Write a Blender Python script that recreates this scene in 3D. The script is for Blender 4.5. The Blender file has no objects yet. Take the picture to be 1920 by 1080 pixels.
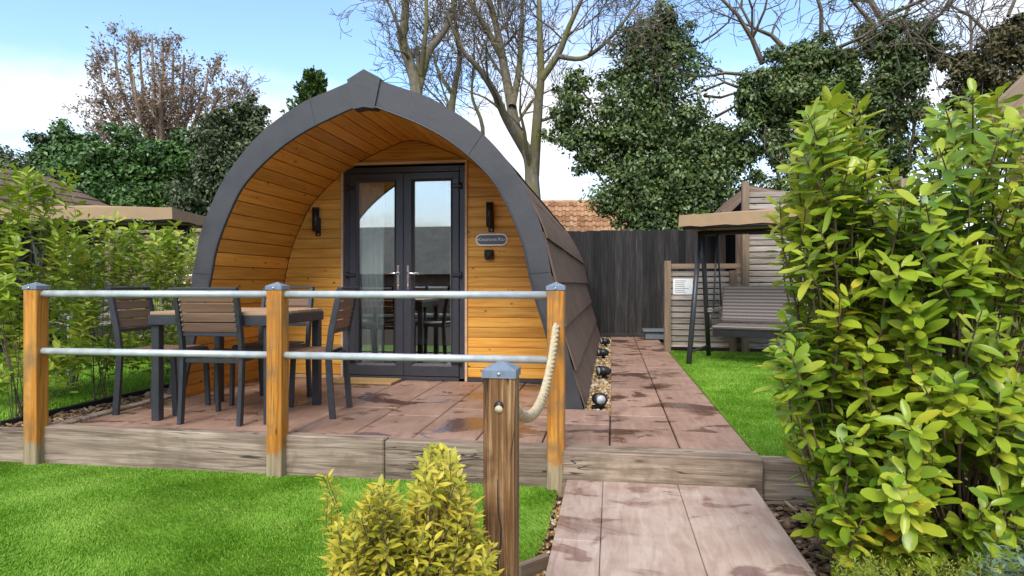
import bpy, bmesh, math, random
import numpy as np
from mathutils import Vector, Matrix
R = math.radians
random.seed(7); RNG = np.random.default_rng(11)
scene = bpy.context.scene
COL = scene.collection

# ------------------------------------------------------------------ camera
EYE = 0.92; YAW = R(8.7); FOC = 1220.0; HOR = 532.0
cd = bpy.data.cameras.new('camera'); cam = bpy.data.objects.new('camera', cd); COL.objects.link(cam)
cam.location = (0, 0, EYE); cam.rotation_euler = (R(90), 0, YAW)
cd.sensor_width = 36; cd.lens = 36*FOC/1920; cd.shift_y = (HOR-540)/1920
cd.clip_start = 0.05; cd.clip_end = 1500
scene.camera = cam
# ------------------------------------------------------------------ world, sun, exposure
SUN_EL, SUN_AZ = 44, 186            # azimuth clockwise from +Y
w = bpy.data.worlds.new('World'); scene.world = w; w.use_nodes = True
nt = w.node_tree; nt.nodes.clear()
def WN(t): return nt.nodes.new(t)
sky = WN('ShaderNodeTexSky'); sky.sky_type = 'NISHITA'; sky.sun_disc = False
sky.sun_elevation = R(SUN_EL); sky.sun_rotation = R(SUN_AZ); sky.air_density = 1.0; sky.dust_density = 0.2; sky.ozone_density = 3.5
tc = WN('ShaderNodeTexCoord'); sep = WN('ShaderNodeSeparateXYZ'); nt.links.new(tc.outputs['Generated'], sep.inputs[0])
# clouds on a flat layer: direction / (z + c)
add = WN('ShaderNodeMath'); add.operation = 'ADD'; add.inputs[1].default_value = 0.22; nt.links.new(sep.outputs[2], add.inputs[0])
mx = WN('ShaderNodeMath'); mx.operation = 'MAXIMUM'; mx.inputs[1].default_value = 0.098; nt.links.new(add.outputs[0], mx.inputs[0])
dv = WN('ShaderNodeVectorMath'); dv.operation = 'DIVIDE'; nt.links.new(tc.outputs['Generated'], dv.inputs[0]); nt.links.new(mx.outputs[0], dv.inputs[1])
cn = WN('ShaderNodeTexNoise'); cn.inputs['Scale'].default_value = 1.15; cn.inputs['Detail'].default_value = 7; cn.inputs['Roughness'].default_value = 0.5
cn.inputs['Distortion'].default_value = 0.25
mp = WN('ShaderNodeMapping'); mp.inputs['Location'].default_value = (5.9, 9.4, 0); nt.links.new(dv.outputs[0], mp.inputs[0]); nt.links.new(mp.outputs[0], cn.inputs['Vector'])
cr = WN('ShaderNodeMapRange'); cr.interpolation_type = 'SMOOTHSTEP'; cr.inputs[1].default_value = 0.38; cr.inputs[2].default_value = 0.64; nt.links.new(cn.outputs[0], cr.inputs[0])
# haze band toward the horizon
hz = WN('ShaderNodeMapRange'); hz.interpolation_type = 'SMOOTHSTEP'; hz.inputs[1].default_value = 0.27; hz.inputs[2].default_value = 0.05; hz.inputs[3].default_value = 0.0; hz.inputs[4].default_value = 0.8; nt.links.new(sep.outputs[2], hz.inputs[0])
mm = WN('ShaderNodeMath'); mm.operation = 'MAXIMUM'; nt.links.new(cr.outputs[0], mm.inputs[0]); nt.links.new(hz.outputs[0], mm.inputs[1])
ms = WN('ShaderNodeMath'); ms.operation = 'MULTIPLY'; ms.inputs[1].default_value = 0.92; nt.links.new(mm.outputs[0], ms.inputs[0])
mixw = WN('ShaderNodeMix'); mixw.data_type = 'RGBA'; nt.links.new(ms.outputs[0], mixw.inputs['Factor'])
nt.links.new(sky.outputs[0], mixw.inputs['A']); mixw.inputs['B'].default_value = (3.75, 3.7, 3.6, 1)
bg = WN('ShaderNodeBackground'); bg.inputs['Strength'].default_value = 0.098; nt.links.new(mixw.outputs['Result'], bg.inputs['Color'])
wo = WN('ShaderNodeOutputWorld'); nt.links.new(bg.outputs[0], wo.inputs[0])
sd = bpy.data.lights.new('sun', 'SUN'); sd.energy = 1.25; sd.angle = R(30); sd.color = (1, 0.95, 0.88)
sun = bpy.data.objects.new('sun', sd); COL.objects.link(sun)
a, e = R(SUN_AZ), R(SUN_EL)
sun.rotation_euler = Vector((math.sin(a)*math.cos(e), math.cos(a)*math.cos(e), math.sin(e))).to_track_quat('Z', 'Y').to_euler()
vs = scene.view_settings; vs.view_transform = 'Standard'; vs.look = 'None'; vs.gamma = 1; vs.use_curve_mapping = False
vs.exposure = 1.75

# ------------------------------------------------------------------ helpers
SN, CS = math.sin(YAW), math.cos(YAW)
def at(px, py, Z):
    """photo position + distance -> point in the place"""
    X = (px-960)/FOC*Z
    return Vector((X*CS-Z*SN, X*SN+Z*CS, EYE+(HOR-py)/FOC*Z))
def mesh(name, V, F, smooth=False):
    me = bpy.data.meshes.new(name); me.from_pydata([tuple(v) for v in V], [], F)
    if smooth: me.polygons.foreach_set('use_smooth', [True]*len(me.polygons))
    me.update(); return me
def npmesh(name, V, T, smooth=False):
    """numpy verts (n,3) and faces (m,k)"""
    V = np.asarray(V, np.float32); T = np.asarray(T, np.int32); k = T.shape[1]
    me = bpy.data.meshes.new(name); me.vertices.add(len(V)); me.vertices.foreach_set('co', V.ravel())
    me.loops.add(T.size); me.loops.foreach_set('vertex_index', T.ravel())
    me.polygons.add(len(T)); me.polygons.foreach_set('loop_start', np.arange(0, T.size, k, dtype=np.int32))
    me.polygons.foreach_set('loop_total', np.full(len(T), k, np.int32))
    if smooth: me.polygons.foreach_set('use_smooth', np.ones(len(T), bool))
    me.update(calc_edges=True); return me
def obj(name, me, mat=None, parent=None, loc=None, rot=None):
    o = bpy.data.objects.new(name, me); COL.objects.link(o)
    if mat is not None and not me.materials: me.materials.append(mat)
    if parent is not None: o.parent = parent
    if loc is not None: o.location = loc
    if rot is not None: o.rotation_euler = rot
    return o
def tag(o, label=None, cat=None, group=None, kind=None):
    if label: o['label'] = label
    if cat: o['category'] = cat
    if group: o['group'] = group
    if kind: o['kind'] = kind
    return o
def thing(name, loc=(0, 0, 0), rz=0, label=None, cat=None, group=None):
    o = bpy.data.objects.new(name, None); COL.objects.link(o); o.empty_display_size = 0.1
    o.location = loc; o.rotation_euler = (0, 0, rz)
    return tag(o, label, cat, group)
def copy_tree(o, parent=None):
    c = o.copy(); COL.objects.link(c)
    if parent is not None: c.parent = parent
    for ch in list(o.children): copy_tree(ch, c)
    return c
_bc = {}
def boxmesh(sx, sy, sz, bev=0.003, seg=1):
    k = (round(sx, 4), round(sy, 4), round(sz, 4), bev, seg)
    if k in _bc: return _bc[k].copy()
    bm = bmesh.new(); bmesh.ops.create_cube(bm, size=1)
    bmesh.ops.scale(bm, vec=(sx, sy, sz), verts=bm.verts)
    if bev: bmesh.ops.bevel(bm, geom=bm.edges[:], offset=min(bev, .45*min(sx, sy, sz)), segments=seg, affect='EDGES', profile=.5)
    me = bpy.data.meshes.new('box'); bm.to_mesh(me); bm.free(); _bc[k] = me
    return me.copy()
def box(name, x0, x1, y0, y1, z0, z1, mat, parent=None, bev=0.003):
    """box given by world (or parent-local) bounds; the origin sits at its centre"""
    return obj(name, boxmesh(x1-x0, y1-y0, z1-z0, bev), mat, parent, ((x0+x1)/2, (y0+y1)/2, (z0+z1)/2))
def bar(name, p, q, wx, wz, mat, parent=None, bev=0.003, roll=0):
    """rectangular bar from p to q, local X along its length"""
    p, q = Vector(p), Vector(q); d = q-p
    o = obj(name, boxmesh(d.length, wx, wz, bev), mat, parent, (p+q)/2)
    X = d.normalized(); up = Vector((0, 0, 1)) if abs(X.z) < .95 else Vector((0, 1, 0))
    Y = up.cross(X).normalized(); Zv = X.cross(Y)
    M = Matrix((X, Y, Zv)).transposed().to_4x4() @ Matrix.Rotation(roll, 4, 'X')
    o.rotation_euler = M.to_euler(); return o
def tubes(paths, sides=6, cap=False):
    """paths: list of (points, radii) -> verts, quads"""
    V = []; F = []
    for P, Rd in paths:
        n = len(P); base = len(V); prev = None
        for i in range(n):
            t = (P[min(i+1, n-1)]-P[max(i-1, 0)])
            t = t.normalized() if t.length > 1e-9 else Vector((0, 0, 1))
            if prev is None:
                u = t.cross(Vector((0.3, 0.9, 0.1)))
                if u.length < .1: u = t.cross(Vector((1, 0, 0)))
            else: u = prev-t*prev.dot(t)
            u.normalize(); v = t.cross(u); prev = u
            for k in range(sides):
                an = 2*math.pi*k/sides
                V.append(P[i]+(u*math.cos(an)+v*math.sin(an))*Rd[i])
        for i in range(n-1):
            for k in range(sides):
                a0 = base+i*sides+k; a1 = base+i*sides+(k+1) % sides
                F.append((a0, a1, a1+sides, a0+sides))
        if cap:
            F.append(tuple(base+k for k in range(sides))[::-1]); F.append(tuple(base+(n-1)*sides+k for k in range(sides)))
    return V, F
def tube(name, P, r, mat, parent=None, sides=10, cap=True):
    P = [Vector(p) for p in P]; rr = r if isinstance(r, (list, tuple)) else [r]*len(P)
    V, F = tubes([(P, rr)], sides, cap)
    return obj(name, mesh(name, V, F, True), mat, parent)
def prism(name, poly, y0, y1, mat, parent=None, smooth=False):
    """polygon in (x,z) extruded along y"""
    n = len(poly)
    V = [(x, y0, z) for x, z in poly]+[(x, y1, z) for x, z in poly]
    F = [tuple(range(n)), tuple(range(2*n-1, n-1, -1))]+[(i, i+n, (i+1) % n+n, (i+1) % n) for i in range(n)]
    cx = sum(p[0] for p in poly)/n; cz = sum(p[1] for p in poly)/n; cy = (y0+y1)/2
    V = [(x-cx, y-cy, z-cz) for x, y, z in V]
    me = mesh(name, V, F)
    bm = bmesh.new(); bm.from_mesh(me); bmesh.ops.recalc_face_normals(bm, faces=bm.faces); bm.to_mesh(me); bm.free()
    return obj(name, me, mat, parent, (cx, cy, cz))
def wob(x, y, seed=0, sc=1.0):
    """smooth pseudo noise -1..1 for numpy arrays"""
    r = np.random.default_rng(seed); out = 0
    for k in range(7):
        an = r.uniform(0, 6.28); f = sc*(0.6+0.35*k); out = out+np.sin((x*math.cos(an)+y*math.sin(an))*f*2+r.uniform(0, 6.28)+.8*np.sin(f*(x*math.sin(an)-y*math.cos(an))+k))/(1+.35*k)
    return out/3.2

# ------------------------------------------------------------------ materials
class M_:
    def __init__(s, name, rough=0.6, spec=0.4, metal=0):
        s.m = bpy.data.materials.new(name); s.m.use_nodes = True; s.t = s.m.node_tree
        s.b = s.t.nodes['Principled BSDF']; s.out = s.t.nodes['Material Output']
        s.set('Roughness', rough); s.set('Specular IOR Level', spec); s.set('Metallic', metal)
    def set(s, k, v): s.link(v, s.b.inputs[k])
    def link(s, v, inp):
        if isinstance(v, bpy.types.NodeSocket): s.t.links.new(v, inp)
        else: inp.default_value = v if not (isinstance(v, tuple) and len(v) == 3 and inp.type == 'RGBA') else (*v, 1)
    def n(s, t, **kw):
        nd = s.t.nodes.new(t)
        for k, v in kw.items():
            if k[0] == '_': setattr(nd, k[1:], v)
        return nd
    def coord(s, kind='Object', scale=(1, 1, 1), rnd=0, rot=(0, 0, 0)):
        if kind == 'Pos': src = s.n('ShaderNodeNewGeometry').outputs['Position']
        else: src = s.n('ShaderNodeTexCoord').outputs[kind]
        if rnd:
            oi = s.n('ShaderNodeObjectInfo'); vm = s.n('ShaderNodeVectorMath', _operation='MULTIPLY')
            cx = s.n('ShaderNodeCombineXYZ')
            for i in range(3): s.t.links.new(oi.outputs['Random'], cx.inputs[i])
            s.t.links.new(cx.outputs[0], vm.inputs[0]); vm.inputs[1].default_value = (rnd, rnd*1.7, rnd*.6)
            ad = s.n('ShaderNodeVectorMath', _operation='ADD'); s.t.links.new(src, ad.inputs[0]); s.t.links.new(vm.outputs[0], ad.inputs[1]); src = ad.outputs[0]
        mpn = s.n('ShaderNodeMapping'); mpn.inputs['Scale'].default_value = scale; mpn.inputs['Rotation'].default_value = rot
        s.t.links.new(src, mpn.inputs[0]); return mpn.outputs[0]
    def noise(s, co, scale=5, detail=4, rough=.55, dist=0):
        nd = s.n('ShaderNodeTexNoise'); s.t.links.new(co, nd.inputs['Vector'])
        nd.inputs['Scale'].default_value = scale; nd.inputs['Detail'].default_value = detail; nd.inputs['Roughness'].default_value = rough; nd.inputs['Distortion'].default_value = dist
        return nd.outputs[0]
    def voro(s, co, scale=5, rnd=1, feature='F1'):
        nd = s.n('ShaderNodeTexVoronoi', _feature=feature); s.t.links.new(co, nd.inputs['Vector']); nd.inputs['Scale'].default_value = scale; nd.inputs['Randomness'].default_value = rnd
        return nd
    def rng(s, v, a, b, c=0., d=1., smooth=True):
        nd = s.n('ShaderNodeMapRange', _interpolation_type='SMOOTHSTEP' if smooth else 'LINEAR')
        s.link(v, nd.inputs[0])
        for i, x in enumerate((a, b, c, d)): s.link(x, nd.inputs[i+1])
        return nd.outputs[0]
    def ramp(s, v, stops):
        nd = s.n('ShaderNodeValToRGB'); s.t.links.new(v, nd.inputs[0]); el = nd.color_ramp.elements
        while len(el) < len(stops): el.new(.5)
        for q, (p, c) in zip(el, stops): q.position = p; q.color = (*c, 1)
        return nd.outputs[0]
    def mix(s, f, a, b, mode='MIX'):
        nd = s.n('ShaderNodeMix', _data_type='RGBA', _blend_type=mode)
        s.link(f, nd.inputs['Factor']); s.link(a, nd.inputs['A']); s.link(b, nd.inputs['B']); return nd.outputs['Result']
    def math(s, op, a, b=0.):
        nd = s.n('ShaderNodeMath', _operation=op); s.link(a, nd.inputs[0]); s.link(b, nd.inputs[1]); return nd.outputs[0]
    def bump(s, h, strength=.3, dist=.01):
        nd = s.n('ShaderNodeBump'); nd.inputs['Strength'].default_value = strength; nd.inputs['Distance'].default_value = dist
        s.t.links.new(h, nd.inputs['Height']); s.t.links.new(nd.outputs[0], s.b.inputs['Normal'])
    def objrand(s): return s.n('ShaderNodeObjectInfo').outputs['Random']
    def island(s): return s.n('ShaderNodeNewGeometry').outputs['Random Per Island']

def wood(name, dark, mid, light, rough=.6, gs=26, knots=.0, bump=.25, rnd=40, spec=.3, var=.25, grime=None, ks=(4, 10, 10), foot=None, crack=0):
    m = M_(name, rough, spec)
    co = m.coord('Object', (2.2, gs*3.2, gs*3.2), rnd); g = m.noise(co, 1.0, 5, .6, .9)
    co2 = m.coord('Object', (1.1, 11, 11), rnd); g2 = m.noise(co2, 1.0, 4, .55, .8)
    f = m.math('ADD', m.math('MULTIPLY', g, .6), m.math('MULTIPLY', g2, .4))
    c = m.ramp(f, [(.37, dark), (.5, mid), (.62, light)])
    if knots:
        vo = m.voro(m.coord('Object', ks, rnd), 1.0); k = m.rng(vo.outputs['Distance'], .05, .15, 1, 0)
        cut = m.math('GREATER_THAN', m.n('ShaderNodeSeparateColor').outputs[0], .5)
        sp = m.n('ShaderNodeSeparateColor'); m.t.links.new(vo.outputs['Color'], sp.inputs[0]); cut = m.math('GREATER_THAN', sp.outputs[0], 1-knots)
        c = m.mix(m.math('MULTIPLY', m.math('MULTIPLY', k, cut), .85), c, tuple(x*.22 for x in dark))
    if crack:
        ck = m.noise(m.coord('Object', (1.3, 15, 15), rnd*1.3), 1.0, 3, .5, .4); gate = m.rng(m.noise(m.coord('Object', (2, 6, 6), rnd), 1.0, 2), .45, .6)
        ln = m.math('MULTIPLY', m.rng(m.math('ABSOLUTE', m.math('SUBTRACT', ck, .5)), .002, .016, 1, 0), gate)
        c = m.mix(m.math('MULTIPLY', ln, crack), c, tuple(x*.25 for x in dark)); f = m.math('SUBTRACT', f, m.math('MULTIPLY', ln, .5))
    hv = m.rng(m.objrand(), 0, 1, 1-var, 1+var*.5, False)
    cc = m.n('ShaderNodeCombineColor')
    for i in range(3): m.t.links.new(hv, cc.inputs[i])
    c = m.mix(1.0, c, cc.outputs[0], 'MULTIPLY')
    if grime:
        gn = m.rng(m.noise(m.coord('Pos', (2, 2, 2)), 3, 5), .48, .72); c = m.mix(m.math('MULTIPLY', gn, .7), c, grime)
    if foot is not None:
        sp = m.n('ShaderNodeSeparateXYZ'); m.t.links.new(m.n('ShaderNodeNewGeometry').outputs['Position'], sp.inputs[0])
        zz = m.math('ADD', sp.outputs[2], m.math('MULTIPLY', m.noise(m.coord('Pos', (1, 1, .5)), 22, 4), .22))
        c = m.mix(m.rng(zz, foot, foot+.05, .85, 0), c, m.ramp(g, [(.3, (.16, .13, .07)), (.7, (.42, .36, .25))]))
    m.set('Base Color', c); m.bump(f, bump, .006); return m.m
def plain(name, col, rough=.5, spec=.4, metal=0, var=.12, ns=30, bump=0, bs=200):
    m = M_(name, rough, spec, metal); f = m.noise(m.coord('Object', (1, 1, 1), 9), ns, 4)
    m.set('Base Color', m.ramp(f, [(.3, tuple(x*(1-var) for x in col)), (.7, tuple(min(1, x*(1+var)) for x in col))]))
    m.set('Roughness', m.rng(f, .3, .7, rough*.85, min(1, rough*1.15)))
    if bump: m.bump(m.noise(m.coord('Object'), bs, 3), bump, .003)
    return m.m
def leafmat(name, stops, rough=.4, spec=.45, trans=.25, objr=False):
    m = M_(name, rough, spec)
    r = m.island()
    if objr: r = m.math('FRACT', m.math('ADD', r, m.objrand()))
    nz = m.noise(m.coord('Pos', (1, 1, 1)), 2.5, 2)
    f = m.math('ADD', m.math('MULTIPLY', r, .62), m.math('MULTIPLY', m.rng(nz, .3, .7), .38))
    c = m.ramp(f, stops); m.set('Base Color', c)
    tr = m.n('ShaderNodeBsdfTranslucent'); m.t.links.new(c, tr.inputs[0])
    ms_ = m.n('ShaderNodeMixShader'); ms_.inputs[0].default_value = trans
    m.t.links.new(m.b.outputs[0], ms_.inputs[1]); m.t.links.new(tr.outputs[0], ms_.inputs[2]); m.t.links.new(ms_.outputs[0], m.out.inputs[0])
    return m.m

MAT = {}
MAT['pine'] = wood('pine_cladding', (.48, .205, .028), (.64, .31, .050), (.74, .41, .09), .5, 20, .8, .12, var=.22, ks=(7, .1, 9))
MAT['lining'] = wood('pine_lining', (.52, .21, .022), (.67, .295, .04), (.75, .37, .065), .45, 20, .7, .10, var=.2, ks=(6, 9, .1))
MAT['trim'] = wood('pale_trim', (.58, .36, .20), (.68, .46, .28), (.75, .54, .35), .5, 30, 0, .1)
MAT['post'] = wood('stained_post', (.30, .115, .016), (.50, .20, .028), (.62, .30, .065), .5, 14, .4, .45, grime=(.20, .13, .06), foot=.02, crack=.7)
MAT['oldpost'] = wood('weathered_post', (.040, .017, .006), (.17, .085, .03), (.40, .27, .13), .7, 26, .9, 1.0, grime=(.07, .028, .010), ks=(4, 7, 7), crack=.95)
MAT['sleeper'] = wood('sleeper_wood', (.12, .085, .058), (.27, .20, .145), (.42, .335, .25), .8, 13, .45, .7, grime=(.15, .11, .07), ks=(3, 9, 9), crack=.9)
MAT['slat'] = wood('weathered_slat', (.24, .19, .15), (.37, .31, .26), (.48, .42, .36), .8, 18, .2, .4, var=.35, crack=.8)
MAT['slatpost'] = wood('brown_fence_post', (.19, .13, .08), (.28, .20, .13), (.36, .27, .18), .8, 20, .2, .4)
MAT['darkfence'] = wood('black_fence', (.011, .010, .010), (.022, .020, .019), (.050, .043, .039), .75, 16, .1, .5, var=.7)
MAT['shelter'] = wood('shelter_timber', (.11, .07, .045), (.19, .13, .09), (.27, .20, .15), .8, 20, .2, .4)
MAT['composite'] = wood('brown_composite', (.15, .085, .052), (.185, .108, .068), (.22, .135, .088), .6, 12, 0, .15, var=.1)
MAT['tabletop'] = wood('tan_composite', (.36, .22, .12), (.42, .27, .16), (.48, .32, .20), .5, 12, 0, .15, var=.1)
MAT['alu'] = plain('charcoal_aluminium', (.035, .037, .043), .42, .5, 0, .1)
MAT['upvc'] = plain('dark_grey_door', (.034, .034, .042), .38, .5, 0, .06)
MAT['black'] = plain('black_plastic', (.012, .012, .013), .4, .5)
MAT['chrome'] = plain('chrome', (.8, .8, .82), .18, .5, 1, .03)
MAT['galv'] = plain('galvanised_steel', (.50, .535, .54), .45, .5, .25, .14, 14, .05, 60)
MAT['cap'] = plain('grey_metal_cap', (.20, .25, .31), .45, .5, .3, .12, 40)
MAT['beige'] = plain('beige_canvas', (.34, .23, .135), .85, .2, 0, .08, 8, .2, 300)
MAT['paper'] = plain('white_paper', (.75, .75, .74), .7, .3, 0, .03)
MAT['white'] = plain('white_metal', (.88, .88, .86), .4)
MAT['rope'] = plain('hemp_rope', (.50, .41, .26), .9, .2, 0, .25, 60, .5, 200)
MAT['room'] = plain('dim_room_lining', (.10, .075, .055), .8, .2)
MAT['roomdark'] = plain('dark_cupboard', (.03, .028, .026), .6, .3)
MAT['mat'] = plain('coir_mat', (.36, .23, .10), .95, .1, 0, .3, 90, .6, 250)
MAT['boxgrey'] = plain('grey_plastic', (.12, .14, .15), .5, .4)
MAT['brick'] = plain('red_brick', (.28, .09, .055), .9, .2, 0, .25, 12, .3, 40)
MAT['render'] = plain('grey_render', (.35, .33, .31), .9, .2)
MAT['soil'] = plain('dark_soil', (.045, .03, .02), .95, .1, 0, .4, 30, .8, 60)
MAT['lens'] = plain('lamp_lens', (.45, .45, .46), .15, .6)
def fascia_mat():
    m = M_('charcoal_flashing', .5, .45); co = m.coord('Pos'); f = m.noise(co, 3, 5, .6); f2 = m.noise(co, 45, 3)
    m.set('Base Color', m.ramp(f, [(.3, (.034, .034, .036)), (.7, (.054, .054, .058))]))
    m.set('Roughness', m.rng(f, .3, .7, .38, .62)); m.bump(m.math('ADD', f, m.math('MULTIPLY', f2, .06)), .22, .03); return m.m
MAT['fascia'] = fascia_mat()
def shingle_mat(name='brown_shingle', a=(.115, .076, .055), b=(.185, .125, .094)):
    m = M_(name, .92, .15); co = m.coord('Pos'); f = m.noise(co, 260, 2); g = m.noise(co, 4, 4)
    c = m.ramp(m.math('ADD', m.math('MULTIPLY', f, .5), m.math('MULTIPLY', g, .5)), [(.35, a), (.65, b)])
    m.set('Base Color', c); m.bump(f, .5, .003); return m.m
MAT['shingle'] = shingle_mat()
MAT['lodgeroof'] = shingle_mat('lodge_roof', (.24, .215, .17), (.44, .40, .33))
def slab_mat(name, dry1, dry2, wet, wamt, dirt=None):
    m = M_(name, .6, .4); co = m.coord('Pos'); f = m.noise(co, 3.0, 6, .6, .4); f2 = m.noise(m.coord('Pos', (9, 1.4, 5)), 2.2, 5, .6, 1.2)
    c = m.ramp(m.math('ADD', m.math('MULTIPLY', f, .55), m.math('MULTIPLY', f2, .45)), [(.32, dry1), (.68, dry2)])
    hv = m.rng(m.objrand(), 0, 1, .86, 1.1, False); cc = m.n('ShaderNodeCombineColor')
    for i in range(3): m.t.links.new(hv, cc.inputs[i])
    c = m.mix(1.0, c, cc.outputs[0], 'MULTIPLY')
    wn = m.noise(m.coord('Pos', (1.0, 1.5, 1)), 1.55, 6, .55, .6)
    wm = m.rng(wn, wamt-.03, wamt+.05)
    sm = m.rng(m.noise(m.coord('Pos', (1., 1.5, 1)), 4.2, 4, .5, .5), .60, .66)
    wm = m.math('MAXIMUM', wm, m.math('MULTIPLY', sm, .8))
    c = m.mix(wm, c, m.mix(1.0, c, wet, 'MULTIPLY')); m.set('Base Color', c)
    m.set('Roughness', m.rng(wm, 0, 1, .58, .16, False)); m.set('Specular IOR Level', .5)
    m.bump(m.math('ADD', f2, m.math('MULTIPLY', m.noise(co, 30, 4), .35)), .22, .012); return m.m
MAT['slab'] = slab_mat('printed_concrete', (.23, .125, .082), (.42, .265, .19), (.42, .33, .30), .56)
MAT['slabpale'] = slab_mat('pale_printed_concrete', (.30, .175, .125), (.60, .475, .39), (.55, .45, .45), .62)
def turf_mat():
    m = M_('turf_blade', .6, .25)
    nz = m.noise(m.coord('Pos', (1, 1, 0)), 2.2, 4, .6); f = m.math('ADD', m.math('MULTIPLY', m.island(), .55), m.math('MULTIPLY', m.rng(nz, .3, .7), .45))
    c = m.ramp(f, [(.1, (.11, .26, .012)), (.5, (.205, .40, .030)), (.95, (.37, .54, .095))]); m.set('Base Color', c)
    tr = m.n('ShaderNodeBsdfTranslucent'); m.t.links.new(c, tr.inputs[0]); s_ = m.n('ShaderNodeMixShader'); s_.inputs[0].default_value = .3
    m.t.links.new(m.b.outputs[0], s_.inputs[1]); m.t.links.new(tr.outputs[0], s_.inputs[2]); m.t.links.new(s_.outputs[0], m.out.inputs[0]); return m.m
MAT['turf'] = turf_mat()
MAT['turfbase'] = plain('turf_backing', (.10, .20, .015), .9, .1, 0, .3, 12)
def island_mat(name, stops, rough=.8):
    m = M_(name, rough, .3); m.set('Base Color', m.ramp(m.island(), stops)); m.bump(m.noise(m.coord('Pos'), 80, 3), .4, .004); return m.m
MAT['gravel'] = island_mat('gold_gravel', [(0, (.09, .05, .02)), (.3, (.30, .17, .06)), (.6, (.42, .28, .12)), (.85, (.55, .45, .30)), (1, (.62, .58, .5))], .6)
MAT['barkchip'] = island_mat('bark_chips', [(0, (.05, .03, .018)), (.4, (.16, .095, .05)), (.75, (.27, .18, .10)), (1, (.40, .30, .19))])
MAT['tile'] = None
def tile_mat():
    m = M_('clay_tile', .85, .2); c = m.ramp(m.objrand(), [(0, (.34, .16, .075)), (.5, (.48, .26, .13)), (1, (.60, .38, .21))])
    m.set('Base Color', m.mix(m.rng(m.noise(m.coord('Pos'), 5, 5), .5, .75), c, (.17, .10, .06))); return m.m
MAT['tile'] = tile_mat()
def bark_mat(name, a, b, moss=None, amt=.55):
    m = M_(name, .9, .2); co = m.coord('Pos', (1, 1, .35)); f = m.noise(co, 14, 5, .6)
    c = m.ramp(f, [(.3, a), (.7, b)])
    if moss: c = m.mix(m.rng(m.noise(m.coord('Pos'), 1.6, 4), amt-.14, amt+.1), c, moss)
    m.set('Base Color', c); m.bump(f, .5, .02); return m.m
MAT['bark'] = bark_mat('mossy_bark', (.10, .085, .06), (.24, .205, .15), (.16, .15, .06))
MAT['twig'] = bark_mat('grey_twig', (.085, .068, .05), (.19, .155, .115))
MAT['brownbark'] = bark_mat('pinkish_bark', (.19, .13, .09), (.32, .235, .165))
MAT['stem'] = bark_mat('laurel_stem', (.10, .065, .045), (.20, .14, .10))
MAT['greenstem'] = plain('green_shoot', (.17, .20, .04), .5)
G = leafmat
MAT['laurel'] = G('laurel_leaf', [(.06, (.08, .17, .014)), (.3, (.19, .30, .02)), (.55, (.32, .41, .028)), (.8, (.46, .50, .045)), (.93, (.48, .42, .03)), (.99, (.55, .22, .03))], .33, .5, .3, True)
MAT['laureldark'] = G('laurel_old_leaf', [(.05, (.012, .042, .007)), (.45, (.035, .10, .012)), (.85, (.085, .17, .02)), (1, (.17, .24, .03))], .33, .5, .2, True)
MAT['golden'] = G('golden_leaf', [(.05, (.16, .20, .02)), (.3, (.36, .36, .035)), (.6, (.60, .52, .05)), (.85, (.70, .58, .10)), (1, (.72, .62, .24))], .5, .35, .3, True)
MAT['hedgeleaf'] = G('young_laurel_leaf', [(.05, (.13, .22, .016)), (.4, (.28, .39, .03)), (.75, (.40, .47, .05)), (.95, (.50, .46, .05)), (1, (.55, .33, .03))], .4, .45, .3)
MAT['ivy'] = G('ivy_leaf', [(.05, (.028, .055, .015)), (.4, (.08, .13, .034)), (.75, (.145, .20, .05)), (1, (.24, .28, .09))], .38, .5, .12)
MAT['evergreen'] = G('evergreen_leaf', [(.05, (.020, .055, .011)), (.45, (.055, .125, .022)), (.8, (.11, .21, .04)), (1, (.17, .28, .06))], .42, .45, .15)
MAT['greygreen'] = G('grey_green_leaf', [(.05, (.026, .042, .016)), (.5, (.07, .10, .036)), (.9, (.14, .165, .075)), (1, (.20, .18, .11))], .5, .4, .12)
MAT['conifer'] = G('conifer_leaf', [(.05, (.025, .06, .010)), (.5, (.06, .115, .018)), (1, (.12, .18, .03))], .5, .4, .15)
MAT['seed'] = G('dry_seed', [(.05, (.18, .125, .08)), (.5, (.31, .23, .155)), (1, (.42, .33, .24))], .8, .2, .15)
MAT['olive'] = G('olive_leaf', [(.05, (.05, .045, .018)), (.5, (.10, .09, .035)), (1, (.17, .14, .07))], .6, .3, .15)
MAT['lime'] = G('lime_leaf', [(.05, (.11, .16, .015)), (.5, (.24, .30, .03)), (1, (.36, .40, .06))], .5, .35, .3)
MAT['blue'] = G('blue_green_leaf', [(.05, (.06, .11, .06)), (.5, (.13, .20, .12)), (1, (.26, .33, .22))], .5, .35, .2)
def glass_mat():
    m = M_('door_glass'); t = m.t
    gl = m.n('ShaderNodeBsdfGlossy'); gl.inputs['Roughness'].default_value = .012; gl.inputs['Color'].default_value = (.93, .97, .97, 1)
    tr = m.n('ShaderNodeBsdfTransparent'); tr.inputs[0].default_value = (.95, .97, .96, 1)
    fr = m.n('ShaderNodeFresnel'); fr.inputs[0].default_value = 1.6
    f = m.math('ADD', m.math('MULTIPLY', fr.outputs[0], 1.0), .25)
    mxs = m.n('ShaderNodeMixShader'); t.links.new(f, mxs.inputs[0]); t.links.new(tr.outputs[0], mxs.inputs[1]); t.links.new(gl.outputs[0], mxs.inputs[2]); t.links.new(mxs.outputs[0], m.out.inputs[0])
    return m.m
MAT['glass'] = glass_mat()
def curtain_mat():
    m = M_('white_curtain', .9, .1); m.set('Base Color', (.86, .86, .83)); return m.m
MAT['curtain'] = curtain_mat()
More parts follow.
